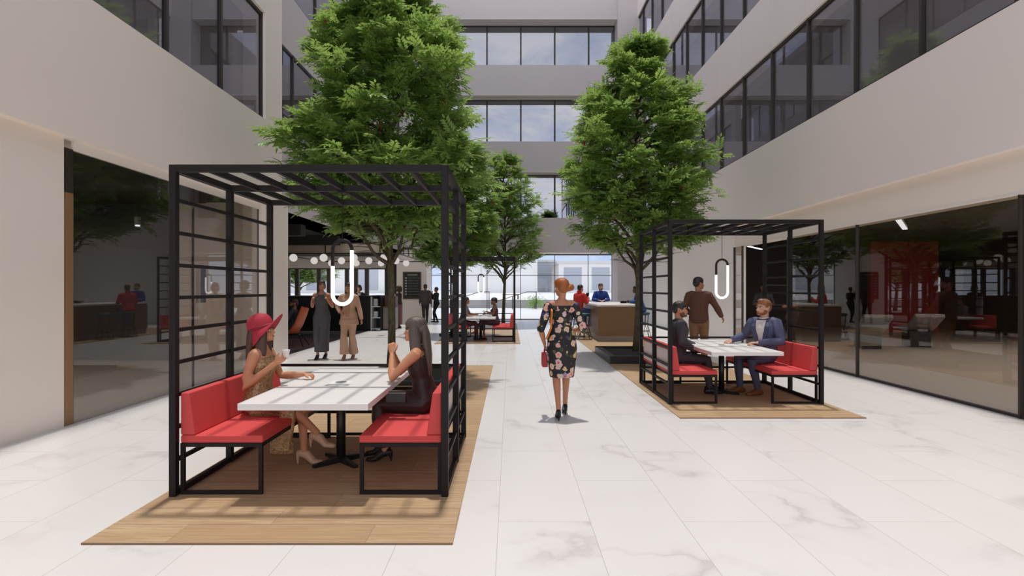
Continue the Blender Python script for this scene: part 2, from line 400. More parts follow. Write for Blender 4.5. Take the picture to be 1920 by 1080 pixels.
def make_tree_meshes(seed, nb=60, leaves=True, dens=1.0):
    r = np.random.default_rng(seed)
    wood = MB(); H = 7.45
    trunk = [V(.05 * sin(z * .9 + seed), .05 * cos(z * 1.1 + seed), z) for z in np.linspace(0, H, 16)]
    tr = [.078 * (1 - .93 * (z / H) ** .9) + .004 for z in np.linspace(0, H, 16)]; tr[0] = .10
    wood.tube(trunk, tr, 10)
    tz = np.array([p[2] for p in trunk])
    def on_trunk(z): return V(np.interp(z, tz, [p[0] for p in trunk]), np.interp(z, tz, [p[1] for p in trunk]), z)
    sprays = []     # (pos, dir)
    for i in range(nb):
        zs = 1.75 + (H - 2.1) * (i / (nb - 1)) ** 1.05; az = i * 2.39996 + r.uniform(-.4, .4)
        rise = r.uniform(.45, 1.0) if zs < 5.5 else r.uniform(.25, .7)
        ze = min(zs + rise, 7.45); R = float(crown_r(ze)) * r.uniform(.80, 1.02)
        o = V(cos(az), sin(az), 0); p0 = on_trunk(zs)
        if zs < 2.8: ze = max(ze, 2.95)
        pts = [p0 + o * R * t + V(0, 0, (ze - zs) * (t ** .8) + .12 * sin(t * 5 + i)) + V(*r.normal(0, .025, 3)) * (t > 0) for t in np.linspace(0, 1, 7)]
        r0 = .012 + .022 * (1 - zs / H) + .012 * R
        wood.tube(pts, [r0 * (1 - .82 * t) for t in np.linspace(0, 1, 7)], 6)
        lines = [pts]
        for j in range(int(5 + 4.5 * R)):
            t = r.uniform(.28, .97); b = np.array([np.interp(t, np.linspace(0, 1, 7), [p[k] for p in pts]) for k in range(3)])
            a2 = az + r.choice([-1, 1]) * r.uniform(.45, 1.2); L = R * r.uniform(.28, .5) * (1.15 - .4 * t)
            d2 = V(cos(a2), sin(a2), r.uniform(-.05, .6)); q = [b + d2 * L * s + V(0, 0, -.05 * s * s) for s in (0, .35, .7, 1)]
            wood.tube(q, [.009, .007, .005, .003], 5); lines.append(q)
        for li, ln in enumerate(lines):
            n = int((13 if li else 16) * dens)
            for _ in range(n):
                t = r.uniform(.3 if li == 0 else .15, 1.04); ts = np.linspace(0, 1, len(ln))
                b = np.array([np.interp(min(t, 1), ts, [p[k] for p in ln]) for k in range(3)]) + r.normal(0, .07, 3) + V(0, 0, .02)
                
                if b[2] < 2.42 + .35 * r.random(): continue
                rad = b - on_trunk(min(b[2], H - .1)); rad[2] = 0
                d = unit(unit(rad) * .9 + V(*r.normal(0, .75, 3)) * V(1, 1, .42) + V(0, 0, .10)); sprays.append((b, d))
    for _ in range(int(60 * dens)):
        z = r.uniform(6.6, 7.5); sprays.append((on_trunk(min(z, H)) + r.normal(0, .08, 3), unit(V(*r.normal(0, 1, 2), r.uniform(.2, 1.4)))))
    B = np.array([s[0] for s in sprays]); D = np.array([s[1] for s in sprays]); N = len(B)
    up = np.tile(V(0, 0, 1), (N, 1)) + r.normal(0, .30, (N, 3))
    S = np.cross(D, up); S /= np.linalg.norm(S, axis=1)[:, None] + 1e-9
    U = np.cross(S, D); L = r.uniform(.21, .35, N)
    vs = []; fs = []; pairs = 5; base = 0
    tris = []
    for k in range(pairs + 1):
        for sd in ((-1, 1) if k < pairs else (0,)):
            f = .18 + .82 * k / pairs
            a = B + D * (L * f)[:, None] + U * (-.10 * L * f * f)[:, None]
            if sd: ld = D * .62 + S * sd * .8 + U * r.uniform(-.25, .15, N)[:, None]
            else: ld = D - U * .15
            ld /= np.linalg.norm(ld, axis=1)[:, None]; ll = (L * (.42 - .16 * abs(f - .5)) * r.uniform(.85, 1.15, N))[:, None]
            w = np.cross(ld, U); w /= np.linalg.norm(w, axis=1)[:, None] + 1e-9; ww = ll * .21
            m = a + ld * ll * .45
            q = np.stack([a, m + w * ww + U * ll * .04, a + ld * ll - U * ll * .10, m - w * ww + U * ll * .04], 1)
            vs.append(q.reshape(-1, 3)); idx = np.arange(N)[:, None] * 4 + base
            tris.append(np.concatenate([np.concatenate([idx, idx + 1, idx + 2], 1), np.concatenate([idx, idx + 2, idx + 3], 1)])); base += 4 * N
    vs = np.concatenate(vs); tris = np.concatenate(tris)
    me = bpy.data.meshes.new('foliage'); nt = len(tris)
    me.vertices.add(len(vs)); me.vertices.foreach_set('co', vs.astype(np.float32).ravel())
    me.loops.add(nt * 3); me.loops.foreach_set('vertex_index', tris.astype(np.int32).ravel())
    me.polygons.add(nt); me.polygons.foreach_set('loop_start', np.arange(0, nt * 3, 3, dtype=np.int32))
    try: me.polygons.foreach_set('loop_total', np.full(nt, 3, np.int32))
    except Exception: pass
    me.update(); me.validate(); me.materials.append(M['leaf'])
    wm = bpy.data.meshes.new('trunk'); wm.from_pydata(wood.v, [], wood.f); wm.update(); wm.materials.append(M['bark'])
    wm.polygons.foreach_set('use_smooth', [True] * len(wm.polygons))
    sel = r.choice(N, 9, replace=False)
    return me, wm, [B[i] + D[i] * .12 for i in sel]

def trees():
    A = make_tree_meshes(3); B = make_tree_meshes(8); Cm = make_tree_meshes(14, dens=.46)
    def put(ms, loc, rz, sc, lab):
        t = empty('tree', loc, rz, lab, 'tree', 'courtyard trees'); t.scale = (sc[0], sc[0], sc[1])
        for n, me in (('trunk', ms[1]), ('foliage', ms[0])): link(n, me, None, t)
        for b in ms[2]:
            mb = MB()
            for k in range(7): mb.ball((b[0] + RNG.normal(0, .012), b[1] + RNG.normal(0, .012), b[2] - .018 * k), (.022, .022, .02), 6, 5)
            mb.build('seed_cluster', M['berry'], t, smooth=True)
        return t
    put(A, (-2.19, 10.3, .02), 2.6, (.94, 1.0), 'biggest tree, directly behind the booth of the two women')
    put(B, (2.98, 13.45, .02), 1.9, (.95, .985), 'tree beside the booth of the two men in suits')
    put(Cm, (-.26, 24.4, .02), 2.8, (.98, .98), 'slender tree behind the far booth')
    put(B, (-1.93, 19.6, .02), 4.1, (.78, .93), 'half-hidden tree behind the biggest tree and the booth post')
    t = empty('tree', (-15.2, 41, 0), 0, 'tree outside the cafe windows', 'tree'); t.scale = (1.5, 1.5, .8)
    link('trunk', B[1], None, t); link('foliage', B[0], None, t)
# ------------------------------------------------------------------ setting
WN = [0]
def struct(name, mb, mat, **k):
    o = mb.build(name, mat, None, **k); o['kind'] = 'structure'; return o
def window(axis, plane, a0, a1, z0, z1, stops, gm, fm='frame', depth=.06, mw=.055, out=1, transom=None, head=True):
    """glazed strip: axis 'x' = plane at X, running along Y; 'y' = plane at Y, running along X. Panes and mullions are parts."""
    WN[0] += 1
    w = empty('window_%d' % WN[0], (0, 0, 0)); w['kind'] = 'structure'
    def bx(mb, s0, s1, d0, d1, b0, b1):
        d0, d1 = sorted((d0, d1))
        if axis == 'x': mb.box(d0, d1, s0, s1, b0, b1)
        else: mb.box(s0, s1, d0, d1, b0, b1)
        return mb
    edges = [a0] + list(stops) + [a1]
    for s0, s1 in zip(edges, edges[1:]):
        bx(MB(), s0, s1, plane, plane + .012, z0, z1).build('pane', M[gm], w)
    if fm:
        for s in edges:
            bx(MB(), s - mw / 2, s + mw / 2, plane - .02 * out, plane + depth * out, z0, z1).build('mullion', M[fm], w)
        if head:
            bx(MB(), a0, a1, plane - .02 * out, plane + depth * .8 * out, z1 - .06, z1).build('head_rail', M[fm], w)
            bx(MB(), a0, a1, plane - .02 * out, plane + depth * .8 * out, z0, z0 + .045).build('sill_rail', M[fm], w)
        for t in transom or ():
            bx(MB(), a0, a1, plane - .02 * out, plane + .03 * out, t - .015, t + .015).build('transom', M[fm], w)
    return w

Y0, Y1 = -12.0, 27.7
def building():
    struct('floor', MB().box(-5.36, 6.6, -16, 29.4, -.2, 0), M['marble'])
    # ---------------- right building
    XR = 6.16
    struct('wall_right', MB().box(XR, 6.6, Y0, Y1, 3.32, 5.09), M['wallr'])
    struct('wall_right', MB().box(6.28, 6.6, Y0, 15.95, 2.77, 3.32), M['wall'])
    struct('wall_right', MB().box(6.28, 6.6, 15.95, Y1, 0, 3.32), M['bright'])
    st = [8.61 + 1.64 * i for i in range(-9, 12)]
    for z0, z1 in ((7.24, 8.72), (11.0, 12.5), (14.74, 16.6)):
        mb = MB(); e = [Y0] + st + [Y1]
        for a, b in zip(e, e[1:]): mb.box(XR, 6.6, a + .008, b - .008, z0, z1)
        mb.box(XR + .02, 6.58, Y0, Y1, z0 + .005, z1 - .005)
        struct('wall_right', mb, M['wallr'])
    for z0, z1 in ((5.09, 7.24), (8.72, 11.0), (12.5, 14.74)):
        window('x', XR + .09, Y0, Y1, z0, z1, st, 'glassU', out=-1, depth=.05, mw=.06)
        struct('wall_right', MB().box(6.95, 7.05, Y0, Y1, z0 - .3, z1 + .3), M['blind'])
        struct('ceiling', MB().box(6.6, 6.95, Y0, Y1, z1, z1 + .08), M['blind'])
    struct('trim_1', MB().box(6.262, 6.284, Y0, 15.95, 2.752, 2.772), M['trim'])
    window('x', 6.285, Y0, 12.86, 0, 2.755, [-6.2, -2.9, .4, 3.7, 7.0, 10.3], 'glassR', mw=.03, depth=.03, out=-1, head=False)
    window('x', 6.285, 15.4, 15.95, 0, 2.755, [], 'glassR', mw=.03, depth=.03, out=-1, head=False)
    struct('trim_2', MB().box(6.27, 6.33, Y0, 12.86, 0, .035), M['frame'])
    struct('floor', MB().box(6.6, 17, Y0, 24, -.2, 0), M['tile'])
    struct('floor', MB().box(6.6, 6.7, Y0, 24, -.25, -.01), M['tile'])
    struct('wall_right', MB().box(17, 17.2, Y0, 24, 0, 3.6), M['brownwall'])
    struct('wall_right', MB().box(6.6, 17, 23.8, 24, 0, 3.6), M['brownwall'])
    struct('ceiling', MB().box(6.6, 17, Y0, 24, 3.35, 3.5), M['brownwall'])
    struct('wall_right', MB().box(13.3, 15.8, 21.0, 21.2, 0, 3.34), M['gymred'])
    # ---------------- left building, near block
    XL = -5.04
    struct('wall_left', MB().box(-5.5, XL, Y0, 11.7, 3.34, 5.08), M['wall'])
    struct('wall_left', MB().box(-5.5, -5.17, Y0, 6.59, 0, 3.34), M['wall'])
    struct('wall_left', MB().box(-5.5, XL, 11.7, 12.56, 0, 16.6), M['wall'])
    struct('trim_3', MB().box(-5.2, -5.155, 6.73, 11.7, 3.23, 3.34), M['trim'])
    struct('trim_4', MB().box(-5.32, -5.168, 6.59, 6.73, 0, 2.72), M['jamb'])
    struct('trim_5', MB().box(-5.32, -5.168, 6.59, 6.73, 2.72, 3.24), M['frame'])
    window('x', -5.185, 6.73, 11.7, 0, 3.23, [9.3], 'glassL', mw=.02, depth=.012, out=1, head=False)
    stl = [8.455 - 1.6 * i for i in range(10, -1, -1)] + [10.05]
    for z0, z1 in ((5.08, 7.27), (8.75, 11.0), (12.5, 14.74)):
        window('x', XL - .10, Y0, 11.7, z0, z1, [s for s in stl if s > Y0 + .5], 'glassU', out=1, depth=.05, mw=.06)
        struct('wall_left', MB().box(-6.1, -6.0, Y0, 12.5, z0 - .3, z1 + .3), M['blind'])
        struct('ceiling', MB().box(-6.0, -5.5, Y0, 12.5, z1, z1 + .08), M['blind'])
    for z0, z1 in ((7.27, 8.75), (11.0, 12.5), (14.74, 16.6)):
        struct('wall_left', MB().box(-5.5, XL, Y0, 11.7, z0, z1), M['wall'])
    struct('floor', MB().box(-14, -5.36, Y0, 12.9, -.2, -.002), M['tile'])
    struct('ceiling', MB().box(-14, -5.5, Y0, 12.9, 3.5, 3.6), M['darkceil'])
    struct('wall_left', MB().box(-14, -7.4, 12.7, 12.9, 0, 3.5), M['darkwall'])
    struct('wall_left', MB().box(-7.4, -7.02, 12.7, 12.9, 0, 3.5).box(-6.72, -5.04, 12.56, 12.9, 0, 3.5).box(-7.02, -6.72, 12.7, 12.9, 0, 1.28).box(-7.02, -6.72, 12.7, 12.9, 2.1, 3.5), M['wall'])
    struct('wall_left', MB().box(-14.2, -14, Y0, 30, 0, 3.6), M['darkwall'])
    # ---------------- left building, cafe block
    XC = -5.4
    struct('wall_left', MB().box(-5.9, XC, 12.9, Y1, 3.32, 5.3), M['wallc'])
    stc = [14.2 + 1.66 * i for i in range(8)]
    for z0, z1 in ((5.3, 7.4), (8.8, 11.0), (12.5, 14.74)):
        window('x', XC - .06, 12.9, Y1, z0, z1, stc, 'glassU', out=1, depth=.05, mw=.06)
        struct('wall_left', MB().box(-6.4, -6.3, 12.9, Y1, z0 - .3, z1 + .3), M['blind'])
        struct('ceiling', MB().box(-6.3, -5.9, 12.9, Y1, z1, z1 + .08), M['blind'])
    for z0, z1 in ((7.4, 8.8), (11.0, 12.5), (14.74, 16.6)):
        struct('wall_left', MB().box(-5.9, XC, 12.9, Y1, z0, z1), M['wallc'])
    struct('floor', MB().box(-14, -5.36, 12.9, 29, -.2, -.002), M['carpet'])
    struct('ceiling', MB().box(-14, -5.4, 12.9, 29, 3.32, 3.45), M['darkceil'])
    for i, y in enumerate((15.2, 18.4, 21.6, 24.8)):
        struct('beam', MB().box(-14, -5.6, y, y + .35, 3.02, 3.32), M['darkceil'])
    # ---------------- back building
    YB = 27.7
    struct('wall_back', MB().box(-14, -4.05, 27.7, 28.6, 3.32, 16.6), M['wallc'])
    struct('wall_back', MB().box(-5.5, -4.05, 27.5, 29.3, 0, 3.36), M['wall'])
    struct('wall_back', MB().box(5.2, 6.6, 27.55, 29.3, 0, 16.6), M['wallc'])
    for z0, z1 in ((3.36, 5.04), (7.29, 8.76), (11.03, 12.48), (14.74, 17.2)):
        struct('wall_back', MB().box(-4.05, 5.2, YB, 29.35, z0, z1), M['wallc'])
        struct('trim_%d' % (10 + int(z0)), MB().box(-4.05, 5.2, YB + .003, 28.4, z0 - .025, z0 - .001), M['trim'])  # white boards added so the soffit colour carries a lit band
    sb = [-4.05 + 1.0, -1.30 - 1.685, -1.30, .385 - .0, 2.07, 3.755]
    sb = [-2.985, -1.17, .52, 2.215, 3.91]
    for z0, z1 in ((5.04, 7.29), (8.76, 11.03), (12.48, 14.74)):
        window('y', 28.45, -4.05, 5.2, z0, z1, sb, 'glassB', out=-1, depth=.06, mw=.075)
        struct('wall_back', MB().box(-4.05, 5.2, 29.2, 29.3, z0, z1), M['darkwall'])
    window('y', 29.2, -4.05, 5.2, 0, 3.36, [-2.75, -1.2, .52, 2.27, 3.98], 'glassG', out=-1, depth=.04, mw=.03, transom=[2.28], head=True)
    # cafe rear glazing
    struct('wall_back', MB().box(-14, -5.5, 28.5, 28.8, 2.62, 3.4).box(-14, -5.5, 28.5, 28.8, 0, .35), M['trim'])
    window('y', 28.6, -14, -6.2, .35, 2.62, [-12.6, -11.15, -10.7, -9.6, -9.1, -8.2, -7.75, -7.2], 'glassG', out=-1, depth=.1, mw=.2)
    struct('wall_back', MB().box(-6.2, -5.5, 28.3, 28.6, 0, 3.4), M['darkwall'])
    # decks
    for x0, x1, y0, y1 in ((-2.68, -.36, 3.55, 11.8), (2.085, 4.38, 7.0, 23.0), (-2.2, .286, 16.4, 26.0)):
        struct('floor', MB().box(x0 - x0, x1 - x0, 0, y1 - y0, 0, .012), M['planks'], loc=(x0, y0, 0))
    # cafe rug
    r = MB().box(-7.4, -5.55, 14.6, 18.2, -.002, .006).build('rug', M['rug']); tag(r, 'dark red-brown rug under the orange lounge chair', 'rug')

def outside():
    struct('ground', MB().box(-60, 60, 29.4, 47, -.2, -.01), M['plaza'])
    struct('ground', MB().box(-60, 60, 47.4, 260, .3, .67), M['plaza'])
    struct('wall_outside', MB().box(-60, 60, 47, 47.4, -.1, .67), M['conc'])
    def pav(x0, x1, y0, y1, h, lab, cat='building', mats=('pavil', 'pavil2'), bays=5):
        b = empty('pavilion', ((x0 + x1) / 2, y0, .67), 0, lab, cat)
        w = x1 - x0
        MB().box(-w / 2, w / 2, 0, y1 - y0, 0, h).build('facade', M[mats[0]], b)
        MB().box(-w / 2 - .4, w / 2 + .4, -.4, y1 - y0, h, h + .5).build('roof_slab', M['plaza'], b)
        for i in range(bays):
            a = -w / 2 + w * (i + .18) / bays; c = -w / 2 + w * (i + .82) / bays
            MB().box(a, c, -.06, 0, .6, h - .8).build('window_panel', M[mats[1]], b)
    pav(-13.5, 5.6, 118, 140, 8.2, 'wide pale building seen through the rear glazing behind the handrails', bays=3, mats=('pavil', 'pavil'))
    pav(3.5, 11.0, 142, 156, 7.6, 'narrow blue-grey building beside the wide pale one', bays=1, mats=('pavil2', 'pavil2'))
    pav(10.2, 22, 120, 140, 6.2, 'low pale building farthest from the chalkboard seen through the rear glazing', bays=2)
    pav(-75, -24, 110, 140, 9, 'long pale building seen through the cafe windows', bays=6)
    hr = []
    for x in (-3.1, .55):
        h = empty('handrail', (x, 44.0, 0), 0, 'sloping dark metal handrail outside the glazing, %s' % ('further from the shrub' if x < 0 else 'beside the green shrub'), 'handrail', 'outdoor handrails')
        MB().tube([(-1.6, 0, .1), (-1.6, 0, .62), (.75, 0, 1.35), (1.5, 0, 1.35)], .026, 8).build('rail', M['steel'], h)
        for dx, z in ((-.4, .98), (1.45, 1.35)):
            MB().tube([(dx, 0, 0), (dx, 0, z)], .03, 8).build('post', M['steel'], h)
    mb = MB()
    s = empty('shrub', (1.95, 45.2, 0), 0, 'small round green shrub outside the glazing beside the grey wall', 'shrub')
    vs, fs = leaf_cloud(np.array([[RNG.normal(0, .36), RNG.normal(0, .25), abs(RNG.normal(.5, .22))] for _ in range(420)]), .35, 5, .07)
    MB().add(vs, fs).build('foliage', M['leaf'], s)
    for i in range(4): MB().tube([(0, 0, -.01), (.15 * cos(i * 1.6), .15 * sin(i * 1.6), .5)], .02, 5).build('stem', M['bark'], s)
    b = empty('outdoor_bench', (.05, 49, .67), 0, 'slim wooden bench slab outside beyond the grey wall', 'bench')
    MB().box(-.75, .75, -.2, .2, .38, .46).build('seat', M['planks'], b)
    for x in (-.6, .6): MB().box(x - .05, x + .05, -.15, .15, 0, .38).build('leg', M['steel'], b)

# ------------------------------------------------------------------ furniture
T = .053
def booth(x, y, desc, nolamp=False):
    """steel pergola frame; origin front-left corner on the deck"""
    W, D, H = 2.128, 1.79, 2.545
    loc = (x, y, .012)
    p = empty('booth_frame', loc, 0, 'black steel slatted booth frame ' + desc, 'booth frame', 'open-roofed dining booths')
    H -= .012
    ys = (0, .868, D - T)
    for px_ in (0, W - T):
        for py in ys: MB().box(px_, px_ + T, py, py + T, 0, H).build('post', M['black'], p, bevel=.003, seg=1)
    for py in ys: MB().box(T, W - T, py, py + T, H - T, H).build('cross_beam', M['black'], p)
    for px_ in (0, W - T):
        for a, b in ((T, ys[1]), (ys[1] + T, ys[2])):
            MB().box(px_, px_ + T, a, b, H - T, H).build('side_beam', M['black'], p)
            MB().box(px_ + .008, px_ + T - .008, a, b, .0, .045).build('floor_rail', M['black'], p)
            for k in range(9):
                z = .268 + .25 * k
                MB().box(px_ + .012, px_ + T - .012, a, b, z - .014, z + .014).build('rung', M['black'], p)
    for i in range(7):
        cx = T / 2 + (W - T) * (i + 1) / 8
        for a, b in ((T, ys[1]), (ys[1] + T, ys[2])):
            MB().box(cx - .014, cx + .014, a, b, H - .051, H - .002).build('roof_slat', M['black'], p)
    for z in (.03, .268, .518, .768): MB().box(T, W - T, D - .04, D - .012, z - .014, z + .014).build('rear_rail', M['black'], p)
    return p

def bench(loc, rz, desc):
    b = empty('bench', loc, rz, desc, 'bench', 'red booth benches'); L = 1.68
    MB().box(.0, .635, 0, L, .396, .456).build('seat_cushion', M['red'], b, bevel=.012, seg=3)
    MB().prism([(0, .457), (.115, .457), (.068, .785), (0, .785)], 0, L, 'y').build('backrest', M['red'], b, bevel=.012, seg=3)
    for a, c in ((.07, .78), (.90, 1.61)):
        MB().box(-.009, .004, a, c, .44, .72).build('back_board', M['pale'], b)
    MB().box(0, .63, 0, .028, .366, .395).box(0, .63, L - .028, L, .366, .395).box(.602, .63, .028, L - .028, .366, .395).box(0, .028, .028, L - .028, .366, .395).build('seat_frame', M['black'], b)
    for yy in (0, L - .028):
        MB().box(.602, .63, yy, yy + .028, .0, .366).build('leg', M['black'], b)
        MB().box(0, .602, yy, yy + .028, .0, .026).build('foot_rail', M['black'], b)
        MB().box(0, .028, yy, yy + .028, .026, .366).build('leg', M['black'], b)
    return b

def table(loc, desc):
    t = empty('dining_table', loc, 0, desc, 'table', 'white booth tables')
    MB().box(-.49, .49, -.965, .965, .675, .728).build('table_top', M['white'], t, bevel=.006)
    MB().lathe([(.0, .7281), (.104, .7281), (.104, .7295), (.09, .7305), (0, .7305)], 32).build('power_grommet', M['paper'], t, smooth=False)
    MB().lathe([(.0, .7306), (.05, .7306), (.05, .7325), (0, .7325)], 24).build('socket_insert', M['grey'], t)
    MB().tube([(0, 0, .03), (0, 0, .66)], .041, 20).build('pedestal', M['blk2'], t, smooth=True)
    MB().box(-.2, .2, -.2, .2, .655, .674).build('mounting_plate', M['black'], t)
    MB().box(-.36, .36, .55, .58, .62, .674).build('under_rail', M['black'], t)
    for k in range(4):
        a = radians(45 + 90 * k); c, s = cos(a), sin(a)
        mb = MB(); q = [(.02, -.026, .0), (.27, -.022, .0), (.27, .022, .0), (.02, .026, .0), (.02, -.026, .055), (.27, -.022, .028), (.27, .022, .028), (.02, .026, .055)]
        mb.add([(u * c - v * s, u * s + v * c, w) for u, v, w in q], [(0, 3, 2, 1), (4, 5, 6, 7), (0, 1, 5, 4), (1, 2, 6, 5), (2, 3, 7, 6), (3, 0, 4, 7)])
        mb.build('foot', M['blk2'], t, bevel=.004, seg=1)
    return t

def pendant(loc, desc, r=.088, tr=.0165):
    """loop lamp: origin at the bottom of the loop"""
    p = empty('pendant_lamp', loc, 0, desc, 'lamp', 'looped tube pendants')
    zc0, zc1 = r, .62 - r - 2 * tr + .0
    base = tr
    def P(x, z): return (x, 0, z + base)
    lo = [P(-r, zc0 + .26)] + [P(-r, zc0 + .0)] + [P(-r * cos(t), zc0 - r * sin(t)) for t in np.linspace(.15, pi - .15, 15)] + [P(r, zc0), P(r, zc0 + .405)]
    MB().tube(lo, tr, 12).build('lit_tube', M['tube'], p, smooth=True)
    up = [P(r, zc0 + .408), P(r, zc1)] + [P(r * cos(t), zc1 + r * sin(t)) for t in np.linspace(.15, pi - .15, 15)] + [P(-r, zc1), P(-r, zc0 + .263)]
    MB().tube(up, tr, 12).build('holder_tube', M['black'], p, smooth=True)
    top = zc1 + r + base + tr
    MB().tube([(0, 0, top - .005), (0, 0, 2.49 - loc[2])], .004, 6).build('cord', M['black'], p)
    MB().box(-.035, .035, -.035, .035, 2.475 - loc[2], 2.493 - loc[2]).build('canopy', M['black'], p)
    return p

def planter(loc, w, d, h, desc):
    p = empty('planter', loc, 0, desc, 'planter', 'black tree planters')
    MB().box(0, w, 0, .13, 0, h).box(0, w, d - .13, d, 0, h).box(0, .13, .13, d - .13, 0, h).box(w - .13, w, .13, d - .13, 0, h).build('rim', M['blk2'], p, bevel=.01)
    MB().box(.13, w - .13, .13, d - .13, 0, h - .05).build('soil', M['soil'], p)
    return p

def stool(loc, rz, desc):
    s = empty('bar_stool', loc, rz, desc, 'stool', 'teal wire bar stools')
    MB().loft([((0, 0, .74), (.19, 0, 0), (0, .19, 0)), ((0, 0, .775), (.215, 0, 0), (0, .215, 0)), ((0, 0, .81), (.20, 0, 0), (0, .20, 0))], 20, .1).build('seat', M['teal'], s, smooth=True)
    for k in range(8):
        a = 2 * pi * k / 8
        MB().tube([(.17 * cos(a), .17 * sin(a), .745), (.14 * cos(a), .14 * sin(a), .42), (.25 * cos(a + .35), .25 * sin(a + .35), .012)], .009, 6).build('leg', M['steel'], s)
    for r, z in ((.145, .42), (.2, .22), (.25, .016)):
        MB().tube([(r * cos(t), r * sin(t), z) for t in np.linspace(0, 2 * pi, 25)[:-1]], .009, 6, closed=True).build('ring', M['steel'], s)
    return s

def furniture():
    A, B, Cc = (-2.603, 4.333), (2.167, 7.79), (-1.978, 16.9)
    names = (('in front, around the woman in the red hat', A), ('around the two seated men in suits', B), ('far back, beside the thin tree', Cc))
    who = ((('red bench under the woman in the red hat'), ('red bench under the long-haired woman with raised hands')),
           (('red bench under the man in the dark suit'), ('red bench under the bearded man in the navy blazer')),
           (('red bench partly hidden behind the near booth, in the far booth'), ('red bench under the woman in the far booth')))
    tl = ('white table between the red-hatted and the long-haired woman', 'white table between the two men in suits', 'white table of the far booth')
    pl = ('largest looped lamp, hanging over the table of the two women', 'looped lamp hanging over the table of the two men in suits', 'smallest looped lamp, hanging in the far booth')
    for i, (d, (x, y)) in enumerate(names):
        booth(x, y, d)
        bench((x + .058, y + .055, .012), 0, who[i][0])
        bench((x + 2.128 - .058, y + .055 + 1.68, .012), pi, who[i][1])
        table((x + 1.050, y + .885, .012), tl[i])
        pendant((x + 1.06, y + .89, 1.44), pl[i])
    # bar counter
    b = empty('bar_counter', (2.64, 17.07, .012), 0, 'walnut-fronted bar counter with white top beside the tree', 'counter')
    MB().box(0, 1.2, 0, 3.3, .16, 1.05).build('body', M['barwood'], b)
    MB().box(.02, 1.18, .02, 3.28, 0, .16).build('kick_plate', M['kick'], b)
    MB().box(-.03, 1.23, -.03, 3.33, 1.05, 1.105).build('worktop', M['white'], b, bevel=.008)
    for i, (x, y, rz, d) in enumerate(((2.22, 18.75, 0, 'teal stool under the person in the red hoodie'), (2.3, 17.75, .3, 'empty teal stool nearest the woman in the floral dress'),
                                       (4.30, 18.4, .2, 'teal stool behind the slatted booth side, under the reader in blue'), (4.30, 19.6, .5, 'empty teal stool on the reader\'s side of the bar'))):
        stool((x, y, .012), rz, d)
    # planters
    planter((2.1, 12.0, .012), 1.75, 2.15, .16, 'low black square planter beside the booth of the two men')
    planter((-2.55, 9.3, .012), 1.5, 2.0, .07, 'low black planter behind the booth of the two women')
    planter((-2.4, 19.1, .012), .95, 1.0, .07, 'low black planter of the half-hidden tree')
    # chalkboard
    c = empty('chalkboard', (-4.75, 27.5, 1.75), 0, 'dark chalkboard menu in a wooden frame on the beige wall', 'menu board')
    MB().box(-.40, .40, -.03, 0, -.62, .62).build('board', M['board'], c)
    MB().box(-.44, -.39, -.05, 0, -.66, .66).box(.39, .44, -.05, 0, -.66, .66).box(-.39, .39, -.05, 0, .61, .66).box(-.39, .39, -.05, 0, -.66, -.61).build('frame', M['brown'], c)
    mb = MB(); mb2 = MB()
    for k in range(6):
        for i in range(5):
            a = -.22 + .23 * k / 2 + RNG.uniform(-.02, .02)
    mb = MB().box(-.22, .26, -.033, -.03, .49, .53)
    for k in range(7):
        z = .36 - .13 * k
        mb.box(-.34, -.25, -.033, -.03, z - .03, z + .03)
        x = -.19
        while x < .3:
            w = RNG.uniform(.03, .09); mb2.box(x, x + w, -.033, -.03, z - .012, z + .012); x += w + .025
    mb.build('bullets', M['chalk'], c); mb2.build('chalk_lines', M['grey'], c)
    # cafe light frame with globes
    fx = empty('globe_light_frame', (-5.9, 21.9, 2.77), 0, 'hanging wire frame with rows of white globe lamps over the cafe bar', 'light fixture')
    xs, yy, hz = (-2.1, 2.15), (-2.9, 2.9), (0, .36)
    for z in hz:
        MB().tube([(xs[0], yy[0], z), (xs[1], yy[0], z), (xs[1], yy[1], z), (xs[0], yy[1], z)], .024, 6, closed=True).build('frame_loop', M['steel'], fx)
    for k in range(8):
        x = xs[0] + (xs[1] - xs[0]) * k / 7
        if k % 3 == 0 or k == 7: MB().tube([(x, yy[0], 0), (x, yy[0], .36)], .018, 6).build('upright', M['steel'], fx)
        if k % 2 == 0: MB().tube([(x, yy[0], 0), (x, yy[1], 0)], .010, 6).build('crossbar', M['steel'], fx)
    MB().box(xs[0], xs[1] - .25, yy[0] + .05, yy[0] + .07, .03, .335).build('backing_board', M['lath'], fx)
    for k in range(1, 7):
        y = yy[0] + (yy[1] - yy[0]) * k / 6; MB().tube([(xs[1], y, 0), (xs[1], y, .36)], .017, 6).build('upright', M['steel'], fx)
    for j, y in enumerate((-2.1, 0, 2.1)):
        for k in range(4):
            x = -1.65 + 1.05 * k
            if x < xs[1] - .1: MB().ball((x, y, -.10), .135, 16, 10).build('globe', M['globe'], fx, smooth=True)
    for x in (xs[0], xs[1] - .0):
        for y in yy: MB().tube([(x if x < 0 else -.3 + .6, y, .36), (x if x < 0 else -.3 + .6, y, .548)], .008, 6).build('hanger', M['steel'], fx)
    # cafe bar with shelves
    cb = empty('cafe_counter', (-8.5, 21.5, 0), 0, 'long black cafe counter behind the two walking women', 'counter')
    MB().box(0, 3.2, 0, .9, 0, 1.28).build('body', M['blk2'], cb)
    MB().box(-.02, 3.22, -.03, .93, 1.28, 1.33).build('worktop', M['blk2'], cb, bevel=.006)
    sh = empty('shelf_unit', (-5.28, 21.5, 0), 0, 'narrow white-edged shelf unit at the end of the black cafe counter', 'shelf')
    MB().box(0, .03, 0, .9, 0, 1.3).build('side_panel', M['white'], sh); MB().box(.36, .39, 0, .9, 0, 1.3).build('side_panel', M['blk2'], sh)
